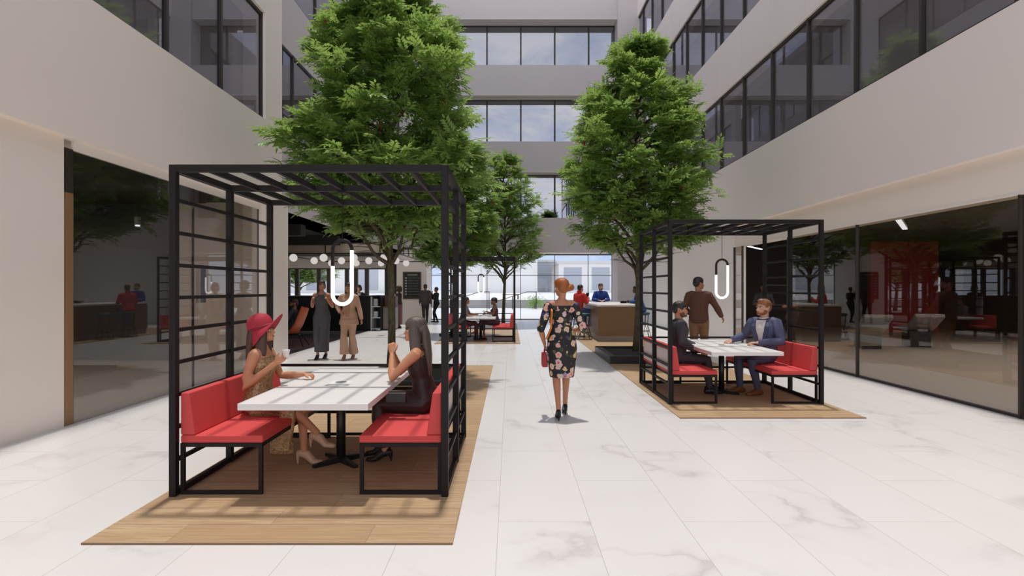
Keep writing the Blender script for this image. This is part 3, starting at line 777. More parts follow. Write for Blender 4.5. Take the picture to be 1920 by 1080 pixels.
    for z in (.06, .48, .9): MB().box(.03, .36, .0, .9, z, z + .03).build('shelf', M['white'], sh)
    MB().box(0, .39, -.01, .9, 1.3, 1.34).build('top', M['blk2'], sh); MB().box(.03, .36, .87, .9, .09, 1.3).build('back_panel', M['blk2'], sh)
    for i, (z, h) in enumerate(((.51, .22), (.93, .28))):
        o = MB().box(-5.2, -5.05, 21.65, 21.9, z, z + h).build('paper_box', M['paper'], bevel=.005); tag(o, 'white box on the %s shelf of the cafe unit' % ('middle' if i == 0 else 'top'), 'box')
    k = empty('cabinet', (-4.87, 21.75, 0), 0, 'grey and brown cafe cabinet beside the tree trunk', 'cabinet')
    MB().box(0, .42, 0, .8, .05, .86).build('body', M['kick'], k); MB().box(0, .42, .3, .8, .86, 1.3).build('hutch', M['brown'], k)
    MB().box(-.01, .43, -.02, .8, .86, .9).build('top', M['brown'], k)
    for z in (.33, .6): MB().box(.02, .4, -.012, 0, z - .11, z + .11).build('drawer', M['kick'], k)
    MB().box(.02, .4, .02, .78, 0, .05).build('plinth', M['blk2'], k)
    # orange lounge chair
    lc = empty('lounge_chair', (-6.0, 15.7, 0.006), radians(96), 'rust orange high-backed lounge chair in the cafe', 'chair')
    def shell(th):
        prof = [(.46, .42), (.30, .36), (.05, .33), (-.14, .38), (-.26, .58), (-.36, .84), (-.42, 1.02)]
        vs = []; n = len(prof); m = 9
        for off in (0, th):
            for (y, z), wd in zip(prof, (.27, .33, .36, .36, .36, .34, .25)):
                for i in range(m):
                    u = (i / (m - 1)) * 2 - 1; e = u * u
                    vs.append((u * wd, y + .10 * e + off * .6, z + .05 * e + off))
        fs = []
        for o in (0, 1):
            for k_ in range(n - 1):
                for i in range(m - 1):
                    a = o * n * m + k_ * m + i; q = (a, a + 1, a + m + 1, a + m); fs.append(q if o else q[::-1])
        def bd(): return [i for i in range(m)] + [k_ * m + m - 1 for k_ in range(1, n)] + [(n - 1) * m + i for i in range(m - 2, -1, -1)] + [k_ * m for k_ in range(n - 2, 0, -1)]
        L = bd()
        for i in range(len(L)): a, b_ = L[i], L[(i + 1) % len(L)]; fs.append((a, b_, b_ + n * m, a + n * m))
        return vs, fs
    MB().add(*shell(.05)).build('seat_shell', M['orange'], lc, smooth=True)
    for sx_ in (-1, 1):
        for yy_ in (.34, -.3):
            MB().tube([(sx_ * .16, yy_ * .6, .35), (sx_ * .33, yy_ * 1.2, .0)], .014, 8).build('leg', M['black'], lc)
    MB().box(-.2, .2, -.18, .2, .315, .335).build('base_frame', M['black'], lc)
    # cafe side table next to the chair
    ct = empty('cafe_table', (-7.15, 16.0, .0), 0, 'dark wooden cafe table in front of the seated cafe guest', 'table')
    MB().box(-.45, .45, -.35, .35, .70, .74).build('table_top', M['brown'], ct)
    for sx_ in (-.4, .4):
        for sy_ in (-.3, .3): MB().box(sx_ - .02, sx_ + .02, sy_ - .02, sy_ + .02, 0, .70).build('leg', M['black'], ct)
    # gym side
    for i, (x, y) in enumerate(((9.6, 15.2), (11.2, 15.6))):
        g = empty('recliner', (x, y, 0), radians(70), 'dark grey recliner behind the brown glass, %s' % ('nearer the doorway' if i == 0 else 'in front of the red panel'), 'recliner', 'recliners behind the glass')
        MB().prism([(-.9, .85), (-.85, .95), (0, .55), (.75, .55), (.8, .46), (-.02, .44)], -.33, .33, 'y').build('cushion', M['grey'], g, bevel=.03, seg=3)
        MB().box(-.1, .6, -.25, .25, 0, .44).build('base', M['blk2'], g)
    for i, (x0, y0, x1, y1) in enumerate(((7.5, 11.1, 9.5, 13.7), (7.7, 18.8, 9.2, 20.8))):
        a = math.atan2(y1 - y0, x1 - x0); L = math.hypot(x1 - x0, y1 - y0)
        l = empty('linear_lamp', ((x0 + x1) / 2, (y0 + y1) / 2, 3.02), a, 'thin slanting ceiling lamp behind the brown glass, %s' % ('above the red panel' if i == 0 else 'in the dark doorway'), 'lamp', 'linear lamps in the dark room')
        MB().box(-L / 2, L / 2, -.05, .05, .0, .02).build('diffuser', M['strip'], l); MB().box(-L / 2, L / 2, -.055, .055, .02, .07).build('housing', M['blk2'], l)
        for q in (-.4, .4): MB().tube([(q * L, 0, .07), (q * L, 0, .33)], .006, 6).build('hanger', M['steel'], l)
    rk = empty('equipment_rack', (8.15, 17.4, 0), 0, 'black metal rack with pegs in the dark doorway', 'rack')
    for x in (-.35, .35): MB().box(x - .03, x + .03, -.03, .03, 0, 1.75).build('upright', M['steel'], rk)
    for z in (.5, 1.1, 1.7): MB().box(-.32, .32, -.02, .02, z - .02, z + .02).build('crossbar', M['steel'], rk)
    for x in (-.35, .35): MB().box(x - .05, x + .05, -.3, .3, 0, .04).build('foot', M['steel'], rk)
    def room_fill(name, loc, sx, sy, e, col=(1, .9, .8), tilt=0):
        l = bpy.data.lights.new(name, 'AREA'); l.shape = 'RECTANGLE'; l.size = sx; l.size_y = sy; l.energy = e; l.color = col
        o = bpy.data.objects.new(name, l); C.objects.link(o); o.location = loc; o.rotation_euler = (radians(tilt), 0, 0)
    room_fill('lounge_fill_light', (-9, 6, 3.4), 5, 9, 130); room_fill('gym_fill_light', (11, 9, 3.3), 7, 14, 300); room_fill('cafe_fill_light', (-9.2, 22.5, 3.0), 6, 4, 150, tilt=50)  # unseen area panels added to brighten the lounge, gym and cafe interiors
    # spot lamp in the left room
    sp = empty('spot_lamp', (-7.6, 11.6, 2.9), 0, 'small cylindrical ceiling spot behind the left glass', 'lamp')
    MB().tube([(0, 0, 0), (0, 0, .16)], .06, 14).build('housing', M['grey'], sp); MB().tube([(0, 0, .16), (0, 0, .6)], .008, 6).build('stem', M['steel'], sp)
    MB().lathe([(.0, -.006), (.045, -.006), (.045, -.03), (0, -.03)], 16).build('lens', M['strip'], sp)
# ------------------------------------------------------------------ people
SK = {}
def skinmat(key, c):
    if key not in SK:
        m = bpy.data.materials.new('skin_' + key); n = NT(m); p = n.pos()
        v = n.noise(p, 9, 3)
        n.out(n.bsdf(n.mix(v, tuple(x * .92 for x in c), tuple(min(1, x * 1.06) for x in c)), .48, 0, .4, Subsurface_Weight=.06))
        SK[key] = m
    return SK[key]
CL = {}
def cloth(color, rough=.75, key=None):
    k = key or ('cloth_%d_%d_%d_%d' % tuple(int(255 * x) for x in (*color, rough)))
    if k not in CL: CL[k] = plain(k, color, rough, 0, .3, var=.10, vscale=9, bump=.12, bscale=180)
    return CL[k]
def hairmat(color):
    k = 'hair_%d_%d_%d' % tuple(int(255 * x) for x in color)
    if k not in CL:
        m = bpy.data.materials.new(k); n = NT(m); p = n.pos()
        g = n.noise(n.mapping(p, (45, 45, 7)), 2.0, 4, .6)
        n.out(n.bsdf(n.mix(g, tuple(x * .55 for x in color), tuple(min(1, x * 1.35) for x in color)), .42, 0, .5, g, .5)); CL[k] = m
    return CL[k]

def mid(a, b, t): return np.asarray(a) * (1 - t) + np.asarray(b) * t
def ik(a, t, l1, l2, hint):
    a, t = np.asarray(a, float), np.asarray(t, float); d = t - a; L = np.linalg.norm(d)
    if L > (l1 + l2) * .999: t = a + d / L * (l1 + l2) * .999; d = t - a; L = np.linalg.norm(d)
    x = (l1 * l1 - l2 * l2 + L * L) / (2 * L); h = sqrt(max(0, l1 * l1 - x * x)); u = d / L
    hv = np.asarray(hint, float); hv = unit(hv - u * np.dot(hv, u))
    return a + u * x + hv * h, t
def rotz(v, a): c, s = cos(a), sin(a); return V(v[0] * c - v[1] * s, v[0] * s + v[1] * c, v[2])

class Person:
    """local frame: x = own right, y = forward, z = up; origin on the floor under the figure"""
    def __init__(s, label, loc, face, H=1.72, sex='m', skin=('fair', (.62, .36, .25)), pel=None, lean=0, side=0, twist=0, neck=0, head=(0, 0),
                 footR=None, footL=None, toeR=0, toeL=0, hintR=(0, 1, 0), hintL=(0, 1, 0), handR=None, handL=None, elbR=None, elbL=None,
                 hdR=None, hdL=None, palR=None, palL=None, curl=22, heel=0.0, vox=.012, detail=1, shoulder=None):
        s.k = k = H / 1.7; s.H = H; s.f = sex == 'f'; s.vox = vox; s.detail = detail; s.heel = heel
        s.root = empty('person', loc, face, label, 'person'); s.skin = skinmat(*skin)
        s.pel = np.asarray(pel if pel is not None else (0, 0, .535 * H + heel), float)
        up = V(sin(radians(side)), sin(radians(lean)), cos(radians(lean)) * cos(radians(side))); s.up = unit(up)
        ax = rotz(V(1, 0, 0), radians(twist)); ax = unit(ax - s.up * np.dot(ax, s.up)); s.ax = ax; s.fw = np.cross(s.up, ax)
        s.ax0 = V(1, 0, 0)
        s.TL = .30 * H
        sh = shoulder or (.150 if s.f else .172); s.sh = sh * k
        s.jS = {q: s.at(.90) + ax * s.sh * q for q in (1, -1)}
        s.neck = s.at(1.0)
        nd = unit(s.up * .8 + V(0, 0, .5) + s.fw * (.22 + sin(radians(neck)))); s.nd = nd
        yaw, pit = head; hb = s.neck + nd * .062 * k
        hy = rotz(s.fw, radians(yaw)); hy[2] = 0; hy = unit(hy)
        s.hf = unit(hy * cos(radians(pit)) + V(0, 0, sin(radians(pit)))); s.hs = unit(np.cross(s.hf, V(0, 0, 1))); s.hu = np.cross(s.hs, s.hf)
        s.h = (.222 if not s.f else .212) * k; s.hc = hb + s.hu * -.005
        ua, fa, th, sn = .172 * H, .150 * H, .245 * H, .245 * H
        s.W = {}; s.E = {}
        for q, hd, el in ((1, handR, elbR), (-1, handL, elbL)):
            if hd is None: hd = s.jS[q] + V(.07 * q, .03, -.535 * k) if True else hd
            hd = np.asarray(hd, float)
            if el is not None: s.E[q] = np.asarray(el, float); s.W[q] = hd
            else: s.E[q], s.W[q] = ik(s.jS[q], hd, ua, fa, V(.25 * q, -1, -.35))
        s.jH = {q: s.pel + s.ax0 * .085 * k * q + V(0, 0, -.03 * k) for q in (1, -1)}
        s.A = {}; s.K = {}; s.toe = {}
        for q, ft, hi, to in ((1, footR, hintR, toeR), (-1, footL, hintL, toeL)):
            if ft is None: ft = (.085 * k * q, 0, .075 + heel)
            s.K[q], s.A[q] = ik(s.jH[q], ft, th, sn, hi); s.toe[q] = rotz(V(0, 1, 0), radians(to))
        s.hd = {1: hdR, -1: hdL}; s.pal = {1: palR, -1: palL}; s.curl = curl
    def at(s, t): return s.pel + s.up * s.TL * t
    # --- building blocks
    def torso(s, d=0.0, t0=-.2, t1=1.04, wide=1.0):
        k = s.k
        if s.f: S = [(-.2, .09, .08, 0), (-.12, .15, .112, -.01), (0, .170, .122, -.012), (.12, .158, .112, -.006), (.30, .126, .092, 0), (.42, .118, .086, .004), (.58, .132, .100, .012), (.70, .140, .118, .022), (.80, .140, .105, .012), (.90, .135, .078, 0), (.97, .085, .064, -.002), (1.04, .055, .055, 0)]
        else: S = [(-.2, .09, .085, 0), (-.12, .145, .112, -.005), (0, .160, .118, -.006), (.12, .156, .112, 0), (.30, .146, .106, .004), (.42, .146, .106, .006), (.58, .158, .112, .008), (.72, .170, .120, .010), (.82, .172, .112, .004), (.91, .160, .088, -.004), (.97, .100, .070, -.004), (1.04, .062, .062, 0)]
        secs = []
        ts = [x for x in S if t0 <= x[0] <= t1]
        for t, rx, ry, yo in ts:
            w = min(1, max(0, t / .6)); a = unit(s.ax0 * (1 - w) + s.ax * w); a = unit(a - s.up * np.dot(a, s.up)); b = np.cross(s.up, a)
            secs.append((s.at(t) + b * yo * k, a * (rx * k * wide + d), b * (ry * k + d)))
        return loft(secs, 20, .3)
    def arm(s, q, d=0.0, t0=0.0, t1=1.0, thick=1.0):
        k = s.k * thick; m = .92 if s.f else 1.08
        sh, e, w = s.jS[q], s.E[q], s.W[q]; inn = s.at(.88) + s.ax * s.sh * .45 * q
        P = [inn, mid(inn, sh, .6), sh - s.up * .012, mid(sh, e, .35), mid(sh, e, .75), e, mid(e, w, .28), mid(e, w, .7), w]
        R = [.055, .058, .058, .050, .042, .039, .041, .031, .024]
        tt = [-.4, -.2, 0, .2, .4, .5, .64, .85, 1.0]
        P2, R2 = [], []
        for p, r, t in zip(P, R, tt):
            if t <= t1 + 1e-6 and t >= t0 - (.5 if t0 == 0 else 0): P2.append(p); R2.append(r * k * m + d)
        if t1 < 1 and t1 not in tt:
            pt = mid(sh, e, t1 / .5) if t1 < .5 else mid(e, w, (t1 - .5) / .5); P2.append(pt); R2.append(np.interp(t1, tt, R) * k * m + d)
        return chain(P2, R2, 12, None, .5)
    def leg(s, q, d=0.0, t1=1.0, flare=0.0, thick=1.0, t0=0.0):
        k = s.k * thick; h, kn, a = s.jH[q], s.K[q], s.A[q]
        P = [h + V(0, 0, .04 * k), h, mid(h, kn, .35), mid(h, kn, .75), kn, mid(kn, a, .28), mid(kn, a, .65), a]
        R = [.078, .086, .080, .062, .054, .055, .041, .034]; tt = [-.1, 0, .17, .37, .5, .64, .82, 1.0]
        if s.f: R = [.082, .090, .080, .060, .050, .050, .037, .031]
        P2, R2 = [], []
        for p, r, t in zip(P, R, tt):
            if t0 <= t <= t1 + 1e-6 or (t0 == 0 and t < 0): P2.append(p); R2.append(r * k + d + flare * max(0, t - .45) / .55)
        if t1 < 1:
            pt = mid(h, kn, t1 / .5) if t1 < .5 else mid(kn, a, (t1 - .5) / .5); P2.append(pt); R2.append(np.interp(t1, tt, R) * k + d + flare * max(0, t1 - .45) / .55)
        return chain(P2, R2, 14, None, .05 if flare else .3)
    def hp(s, x, y, z): return s.hc + (s.hs * x + s.hf * y + s.hu * z) * s.h
    def hell(s, x, y, z, rx, ry, rz):
        R = np.stack([s.hs, s.hf, s.hu], 1); return ball(s.hp(x, y, z), (rx * s.h, ry * s.h, rz * s.h), 16, 11, R)
    def headprims(s):
        T = [(-.02, .12, .33, .06), (.03, .20, .42, -.04), (.09, .255, .435, -.14), (.17, .30, .435, -.26), (.27, .325, .425, -.38), (.37, .345, .405, -.45), (.46, .352, .375, -.49), (.54, .356, .405, -.51), (.62, .357, .41, -.52), (.72, .35, .385, -.51), (.83, .31, .31, -.45), (.92, .23, .20, -.34), (.985, .11, .06, -.19)]
        if s.f: T = [(z, w * .95, f * .985, b) for z, w, f, b in T]
        secs = [(s.hp(0, (f + b) / 2, z), s.hs * w * s.h, s.hf * (f - b) / 2 * s.h) for z, w, f, b in T]
        pr = [loft(secs, 24, .25)]
        pr.append(chain([s.hp(0, .37, .50), s.hp(0, .425, .40), s.hp(0, .47, .315), s.hp(0, .42, .275)], [.040 * s.h, .052 * s.h, .066 * s.h, .055 * s.h], 10))
        pr.append(s.hell(0, .425, .165, .13, .045, .04)); pr.append(s.hell(0, .40, .03, .12, .06, .06))
        for q in (1, -1):
            pr.append(s.hell(.345 * q, -.03, .40, .045, .09, .135)); pr.append(s.hell(.19 * q, .30, .30, .12, .10, .09))
        pr.append(chain([s.neck - s.nd * .06 * s.k, s.neck, s.hp(0, -.10, .05), s.hp(0, -.12, .25)], [(.066 if not s.f else .054) * s.k, (.058 if not s.f else .047) * s.k, (.055 if not s.f else .045) * s.k, .05 * s.k], 14))
        return pr
    def hand(s, q):
        k = s.k * (.92 if s.f else 1.0); w = s.W[q]; fa = unit(w - s.E[q])
        d = unit(s.hd[q]) if s.hd[q] is not None else fa
        pn = np.asarray(s.pal[q], float) if s.pal[q] is not None else V(-q, 0, 0); pn = unit(pn - d * np.dot(pn, d)); th = np.cross(d, pn) * q
        pr = [chain([w - d * .012, w + d * .012 * k, w + d * .05 * k, w + d * .088 * k], [(.022 * k, .017 * k), (.027 * k, .016 * k), (.040 * k, .0155 * k), (.038 * k, .0125 * k)], 12, th, .5)]
        if s.detail >= 1:
            c = radians(s.curl)
            for i, (o, L) in enumerate(((.029, .068), (.010, .076), (-.010, .070), (-.028, .055))):
                p = w + d * .083 * k + th * o * k; dd = unit(d + th * o * 1.6); pts = [p - dd * .02 * k, p]; ang = 0
                for fr_, r in ((.46, 1), (.32, 1.15), (.24, 1.0)):
                    ang += c * r * (1 + .12 * i); p = p + (dd * cos(ang) + pn * sin(ang)) * L * fr_ * k; pts.append(p)
                pr.append(chain(pts, [.0095 * k, .0095 * k, .0088 * k, .008 * k, .0068 * k], 8, th, .8))
            b = w + d * .022 * k + th * .024 * k; d1 = unit(d * .75 + th * .75 + pn * .25); d2 = unit(d * .95 + th * .25 + pn * .4)
            pr.append(chain([b - d1 * .012 * k, b, b + d1 * .032 * k, b + d1 * .032 * k + d2 * .028 * k, b + d1 * .032 * k + d2 * .05 * k], [.013 * k, .014 * k, .0115 * k, .0105 * k, .008 * k], 8))
        return pr
    def foot(s, q, d=0.0):
        a = s.A[q]; t = s.toe[q]; k = s.k * (.92 if s.f else 1.05); z = a[2]
        side = np.cross(t, V(0, 0, 1)); hz = max(.012, z - .07 * s.k)      # heel lift
        base = z - .07 * s.k if s.heel == 0 and z > .14 else 0.0
        if z > .2 and s.heel > 0: base = z - .07 * s.k - s.heel
        hb = base + (s.heel if s.heel else 0)
        P = [a - t * .058 * k + V(0, 0, hb + .034 - z), a - t * .03 * k + V(0, 0, hb + .04 - z), a + t * .03 * k + V(0, 0, mid([hb], [base], .35)[0] + .045 - z), a + t * .095 * k + V(0, 0, base + .03 - z), a + t * .145 * k + V(0, 0, base + .024 - z), a + t * .178 * k + V(0, 0, base + .021 - z)]
        R = [(.022, .03), (.031, .038), (.036, .042), (.043, .027), (.039, .021), (.020, .016)]
        if s.f: R = [(x * .88, y * .9) for x, y in R]
        return [chain(P, [(x * k + d, y * k + d) for x, y in R], 14, side, .8), chain([a + V(0, 0, .01), a + V(0, 0, hb + .03 - z)], [.034 * k + d, .033 * k + d], 12)], P, hb, base, t
    def mesh(s, name, prims, mat, vox=None, smooth=3):
        o = link(name, bpy.data.meshes.new(name), mat, s.root); remesh_later(o, prims, vox or s.vox, smooth); return o
    def body(s):
        pr = s.headprims() + [s.torso(-.004)]
        for q in (1, -1):
            pr += [s.arm(q), s.leg(q)] + s.hand(q) + s.foot(q)[0]
        s.bodyobj = s.mesh('body', pr, s.skin, min(s.vox, .011) if s.detail else s.vox, 2)
        if s.detail >= 2:
            for q in (1, -1):
                o = MB(); o.add(*s.hell(.150 * q, .338, .455, .072, .046, .036)); o.build('eye', cloth((.75, .72, .70), .25, 'eye_white'), s.root, smooth=True)
                MB().add(*s.hell(.150 * q, .368, .455, .030, .022, .031)).build('iris', cloth((.03, .018, .012), .2, 'eye_iris'), s.root, smooth=True)
            MB().add(*s.hell(0, .448, .165, .105, .03, .03)).build('lips', cloth((.40, .10, .09), .4, 'lips') if s.f else cloth((.36, .165, .12), .5, 'lips_pale'), s.root, smooth=True)
        return s
    def hair(s, style, color, extra=0):
        m = hairmat(color); pr = []
        cap = [s.hell(0, -.065, .70, .395, .465, .345), s.hell(0, -.27, .50, .345, .275, .34)]
        if style == 'short': pr = cap + [s.hell(0, -.30, .33, .27, .19, .17)] + [s.hell(.335 * q, .02, .56, .045, .14, .14) for q in (1, -1)]
        if style == 'quiff': pr = cap + [s.hell(0, .16, .90, .26, .26, .15), s.hell(0, -.30, .33, .27, .19, .17)] + [s.hell(.335 * q, .02, .56, .045, .14, .14) for q in (1, -1)]
        if style == 'bun':
            pr = cap + [s.hell(0, -.06, .72, .425, .50, .37), s.hell(0, -.33, .36, .30, .2, .2), s.hell(.47, -.33, .50, .20, .20, .22), s.hell(.30, -.36, .42, .2, .18, .18), s.hell(.16, .1, .80, .24, .3, .22), s.hell(-.2, .05, .8, .23, .3, .2)]
        if style == 'bob': pr = cap + [s.hell(.30 * q, -.10, .38, .13, .27, .34) for q in (1, -1)] + [s.hell(0, -.36, .32, .30, .19, .33)]
        if style == 'curly': pr = cap + [s.hell(.36 * q, -.1, .45, .22, .34, .42) for q in (1, -1)] + [s.hell(0, -.42, .45, .36, .26, .45), s.hell(0, -.05, .85, .48, .50, .33), s.hell(0, -.42, .12, .33, .2, .25)]
        if style == 'long':
            pr = cap + [s.hell(0, -.05, .72, .42, .49, .35)]
            for q in (1, -1):
                pr.append(chain([s.hp(.29 * q, .02, .70), s.hp(.37 * q, .04, .35), s.hp(.40 * q, .02, -.05), s.hp(.42 * q, .0, -.55), s.hp(.36 * q, -.02, -.95 - extra)], [(.13 * s.h, .2 * s.h), (.12 * s.h, .24 * s.h), (.14 * s.h, .26 * s.h), (.15 * s.h, .24 * s.h), (.08 * s.h, .12 * s.h)], 12, s.hs))
            bk = [s.hp(0, -.34, .6), s.hp(0, -.42, .25), s.hp(0, -.44, -.2), s.hp(0, -.50, -.7), s.hp(0, -.52, -1.15 - extra)]
            pr.append(chain(bk, [(.34 * s.h, .2 * s.h), (.42 * s.h, .22 * s.h), (.52 * s.h, .23 * s.h), (.56 * s.h, .19 * s.h), (.42 * s.h, .10 * s.h)], 14, s.hs))
        s.hairobj = s.mesh('hair', pr, m, s.vox * .8, 2)
        if style in ('short', 'quiff') and extra:   # beard
            s.mesh('beard', [s.hell(0, .185, .085, .305, .298, .135)] + [s.hell(.272 * q, .10, .21, .070, .17, .16) for q in (1, -1)] + [s.hell(0, .44, .215, .12, .03, .025)], hairmat(tuple(.35 * c + .65 * b for c, b in zip(color, extra))) if isinstance(extra, tuple) else m, .007, 2)
        if s.detail >= 2:
            for q in (1, -1): MB().tube([s.hp(.07 * q, .40, .535), s.hp(.16 * q, .395, .555), s.hp(.25 * q, .335, .535)], .010, 6).build('eyebrow', m, s.root)
        return s
    def top(s, name, mat, d=.014, sleeve=1.0, hem=-.12, t1=.99, extra=(), wide=1.0, sd=None, lofts=True):
        pr = [s.torso(d, hem, t1, wide)]
        if sleeve > 0: pr += [s.arm(q, (sd if sd is not None else d * .75), 0, sleeve) for q in (1, -1)]
        pr += list(extra); s.mesh(name, pr, mat); return s
    def collar(s, mat, r=.066, d=.012):
        p = s.at(.985); b = np.cross(s.up, s.ax)
        s.mesh('collar', [chain([p - s.up * .02, p + s.nd * .030 * s.k], [((r + d) * s.k, (r + d) * s.k), ((r + d * .6) * s.k, (r + d * .6) * s.k)], 16, s.ax, .1)], mat, s.vox * .8, 1); return s
    def front(s, mat, d=.02, w0=.012, w1=.07, t0=.30, t1=.97, name='shirt_front'):
        """visible shirt wedge between the jacket lapels: follows the chest surface"""
        if s.f: T = [(.2, .105), (.42, .094), (.58, .116), (.70, .143), (.80, .120), (.90, .080), (.98, .066)]
        else: T = [(.2, .112), (.42, .114), (.58, .122), (.72, .132), (.82, .118), (.91, .086), (.98, .068)]
        secs = []; k = s.k
        for t in np.linspace(t0, t1, 9):
            f = np.interp(t, [x[0] for x in T], [x[1] for x in T]); w = mid([w0], [w1], (t - t0) / (t1 - t0))[0]
            secs.append((s.at(t) + s.fw * (f * k + d - .014), s.ax * w * k, s.fw * .018))
        s.mesh(name, [loft(secs, 14, .1)], mat, s.vox * .7, 1); return s
    def trousers(s, mat, d=.012, flare=0.0, t1=.99):
        pr = [s.torso(d, -.2, .22)] + [s.leg(q, d, t1, flare) for q in (1, -1)]
        s.mesh('trousers', pr, mat); return s
    def skirt(s, name, secs, mat, extra=()):
        s.mesh(name, [loft([(V(*c), V(rx, 0, 0), V(0, ry, 0)) for c, rx, ry in secs], 22, .05)] + list(extra), mat); return s
    def shoes(s, mat, mat2=None):
        for q in (1, -1):
            pr, P, hb, base, t = s.foot(q, .006); pr = pr[:1] if s.heel else pr
            if s.heel:
                a = P[0]; pr.append(chain([V(a[0], a[1], hb + .03), V(a[0], a[1], hb * .5 + base * .5) - t * .004, V(a[0], a[1], base + .004)], [.020, .011, .0075], 8))
            s.mesh('shoe', pr, mat, .007 if s.detail >= 1 else s.vox, 1)
        return s

def people():
    tan = ('tan', (.50, .225, .125)); fair = ('fair', (.60, .33, .22)); brown = ('brown', (.20, .09, .052)); dark = ('dark', (.085, .042, .028)); warm = ('warm', (.42, .185, .10))
    # 1 walking woman in the floral dress
    p = Person('woman walking away in a dark floral dress with a red hair bun', (.635, 7.05, 0), 0, 1.665, 'f', tan, heel=.065, vox=.008, detail=2,
               footL=(-.050, -.13, .14), footR=(.062, .20, .145), head=(22, -2), twist=0, elbR=(.262, -.03, 1.10), handR=(.13, .19, 1.06), elbL=(-.262, -.06, 1.10), handL=(-.205, .10, .90),
               hdL=(.1, .35, -.9), palL=(1, .1, 0), curl=45, shoulder=.158)
    p.body().hair('bun', (.36, .10, .02))
    p.skirt('dress', [((0, .0, 1.12), .135, .10), ((0, .0, 1.06), .140, .108), ((0, -.004, .96), .180, .134), ((0, -.005, .86), .190, .140), ((0, .0, .74), .182, .138), ((.003, .015, .60), .162, .130), ((.003, .02, .505), .152, .130)], M['floral'],
            [p.arm(q, .014, -.02, .52) for q in (1, -1)] + [p.torso(.014, -.12, .80), loft([(p.at(.78) , p.ax * .155, p.fw * .118), (p.at(.865), p.ax * .172, p.fw * .098)], 20, .0)])
    p.shoes(cloth((.012, .012, .014), .35))
    MB().tube([(-.135, .095, 1.17), (-.130, .0, 1.395), (-.128, -.095, 1.32), (-.140, -.128, 1.12), (-.19, -.05, .98)], (.013), 6).build('shoulder_strap', cloth((.62, .20, .03), .5), p.root)
    b = empty('handbag', (.635 - .205, 7.05 + .14, .62), 0, 'small red handbag held by the woman in the floral dress', 'bag')
    MB().prism([(-.12, 0), (.12, 0), (.10, .17), (-.10, .17)], -.035, .035, 'x').build('body', cloth((.42, .03, .03), .4), b, bevel=.012, seg=3)
    MB().tube([(0, -.07, .165), (0, -.05, .215), (0, .05, .215), (0, .07, .165)], .007, 6).build('handle', cloth((.42, .03, .03), .4), b)

    # 2 woman in the red hat
    p = Person('seated woman in a red wide-brimmed hat and gold dress', (-2.29, 5.2, .012), -pi / 2, 1.68, 'f', ('glow', (.56, .26, .14)), pel=(0, 0, .555), lean=2, head=(8, 2), vox=.008, detail=2, heel=.07,
               footR=(.07, .43, .145), footL=(.06, .54, .29), hintR=(0, 1, .75), hintL=(.85, .4, .62), toeL=-4, elbR=(.19, -.06, .715), handR=(.145, .20, .925), elbL=(-.23, .10, .76), handL=(-.20, .335, .775),
               hdR=(-.1, .8, .5), palR=(-.6, .2, .6), hdL=(.25, 1, -.03), palL=(0, 0, -1), curl=38)
    p.body().hair('long', (.075, .030, .018), extra=-.12)
    kn = mid(p.K[1], p.K[-1], .5)
    p.top('dress', M['gold'], .010, 0, -.2, .80, [p.leg(1, .020, .60), p.leg(-1, .020, .64), chain([p.pel + V(0, .02, 0), mid(p.pel, kn, .5), kn + V(0, -.03, -.015)], [(.19, .10), (.175, .095), (.12, .075)], 16, V(1, 0, 0)),
          chain([kn + V(.04, -.02, 0), kn + V(.08, -.03, -.2), kn + V(.10, -.08, -.40)], [(.07, .05), (.075, .030), (.085, .022)], 12, V(0, 1, 0)), chain([mid(p.pel, p.K[1], .55) + V(.03, 0, -.02), mid(p.pel, p.K[1], .6) + V(.06, 0, -.28), mid(p.pel, p.K[1], .6) + V(.07, 0, -.44)], [(.11, .05), (.10, .022), (.115, .018)], 12, V(0, 1, 0))])
    p.shoes(cloth((.55, .36, .24), .35))
    rd = cloth((.40, .030, .050), .7)
    tilt = radians(17); hs, hf, hu = p.hs, p.hf * cos(tilt) + p.hu * sin(tilt), -p.hf * sin(tilt) + p.hu * cos(tilt)
    c = p.hp(0, -.08, .60); h = p.h
    crown = [(c + hu * z * h, hs * r * h, hf * r * 1.18 * h) for z, r in ((-.14, .47), (.08, .465), (.30, .435), (.46, .35), (.54, .2))]
    hat = empty('x', (0, 0, 0)); bpy.data.objects.remove(hat)
    mb = MB().loft(crown, 28, .25)
    nseg = 40; vs = []; fs = []
    for ring, (r, lift) in enumerate(((.42, .0), (.60, -.02), (.80, -.04))):
        for i in range(nseg):
            a = 2 * pi * i / nseg; fwd = max(0, sin(a)); bk = max(0, -sin(a)); R = r * (1 + .12 * fwd * (ring > 0) - (.24 * bk + .17 * cos(a) ** 2) * (ring / 2))
            z = -.06 + lift + ring * .5 * (.34 * fwd ** 1.2 - .62 * bk - .33 * abs(cos(a)) ** 2)
            vs.append(c + hs * R * cos(a) * h * .98 + hf * R * 1.15 * sin(a) * h + hu * z * h)
    n0 = len(vs); vs += [v - hu * .006 for v in vs]
    for k in range(2):
        for i in range(nseg):
            j = (i + 1) % nseg; q = (k * nseg + i, k * nseg + j, (k + 1) * nseg + j, (k + 1) * nseg + i); fs += [q, tuple(n0 + x for x in q[::-1])]
    for i in range(nseg): j = (i + 1) % nseg; fs.append((2 * nseg + i, 2 * nseg + j, n0 + 2 * nseg + j, n0 + 2 * nseg + i))
    hatroot = mb.build('hat', rd, p.root, smooth=True)
    MB().add(vs, fs).build('brim', rd, hatroot, smooth=True)
    MB().loft([(c + hu * z * h, hs * .475 * h, hf * .56 * h) for z in (-.10, .02)], 28, .0).build('ribbon', cloth((.22, .015, .03), .5), hatroot, smooth=True)
    hp = p.W[1] + V(-.03, .085, .075)
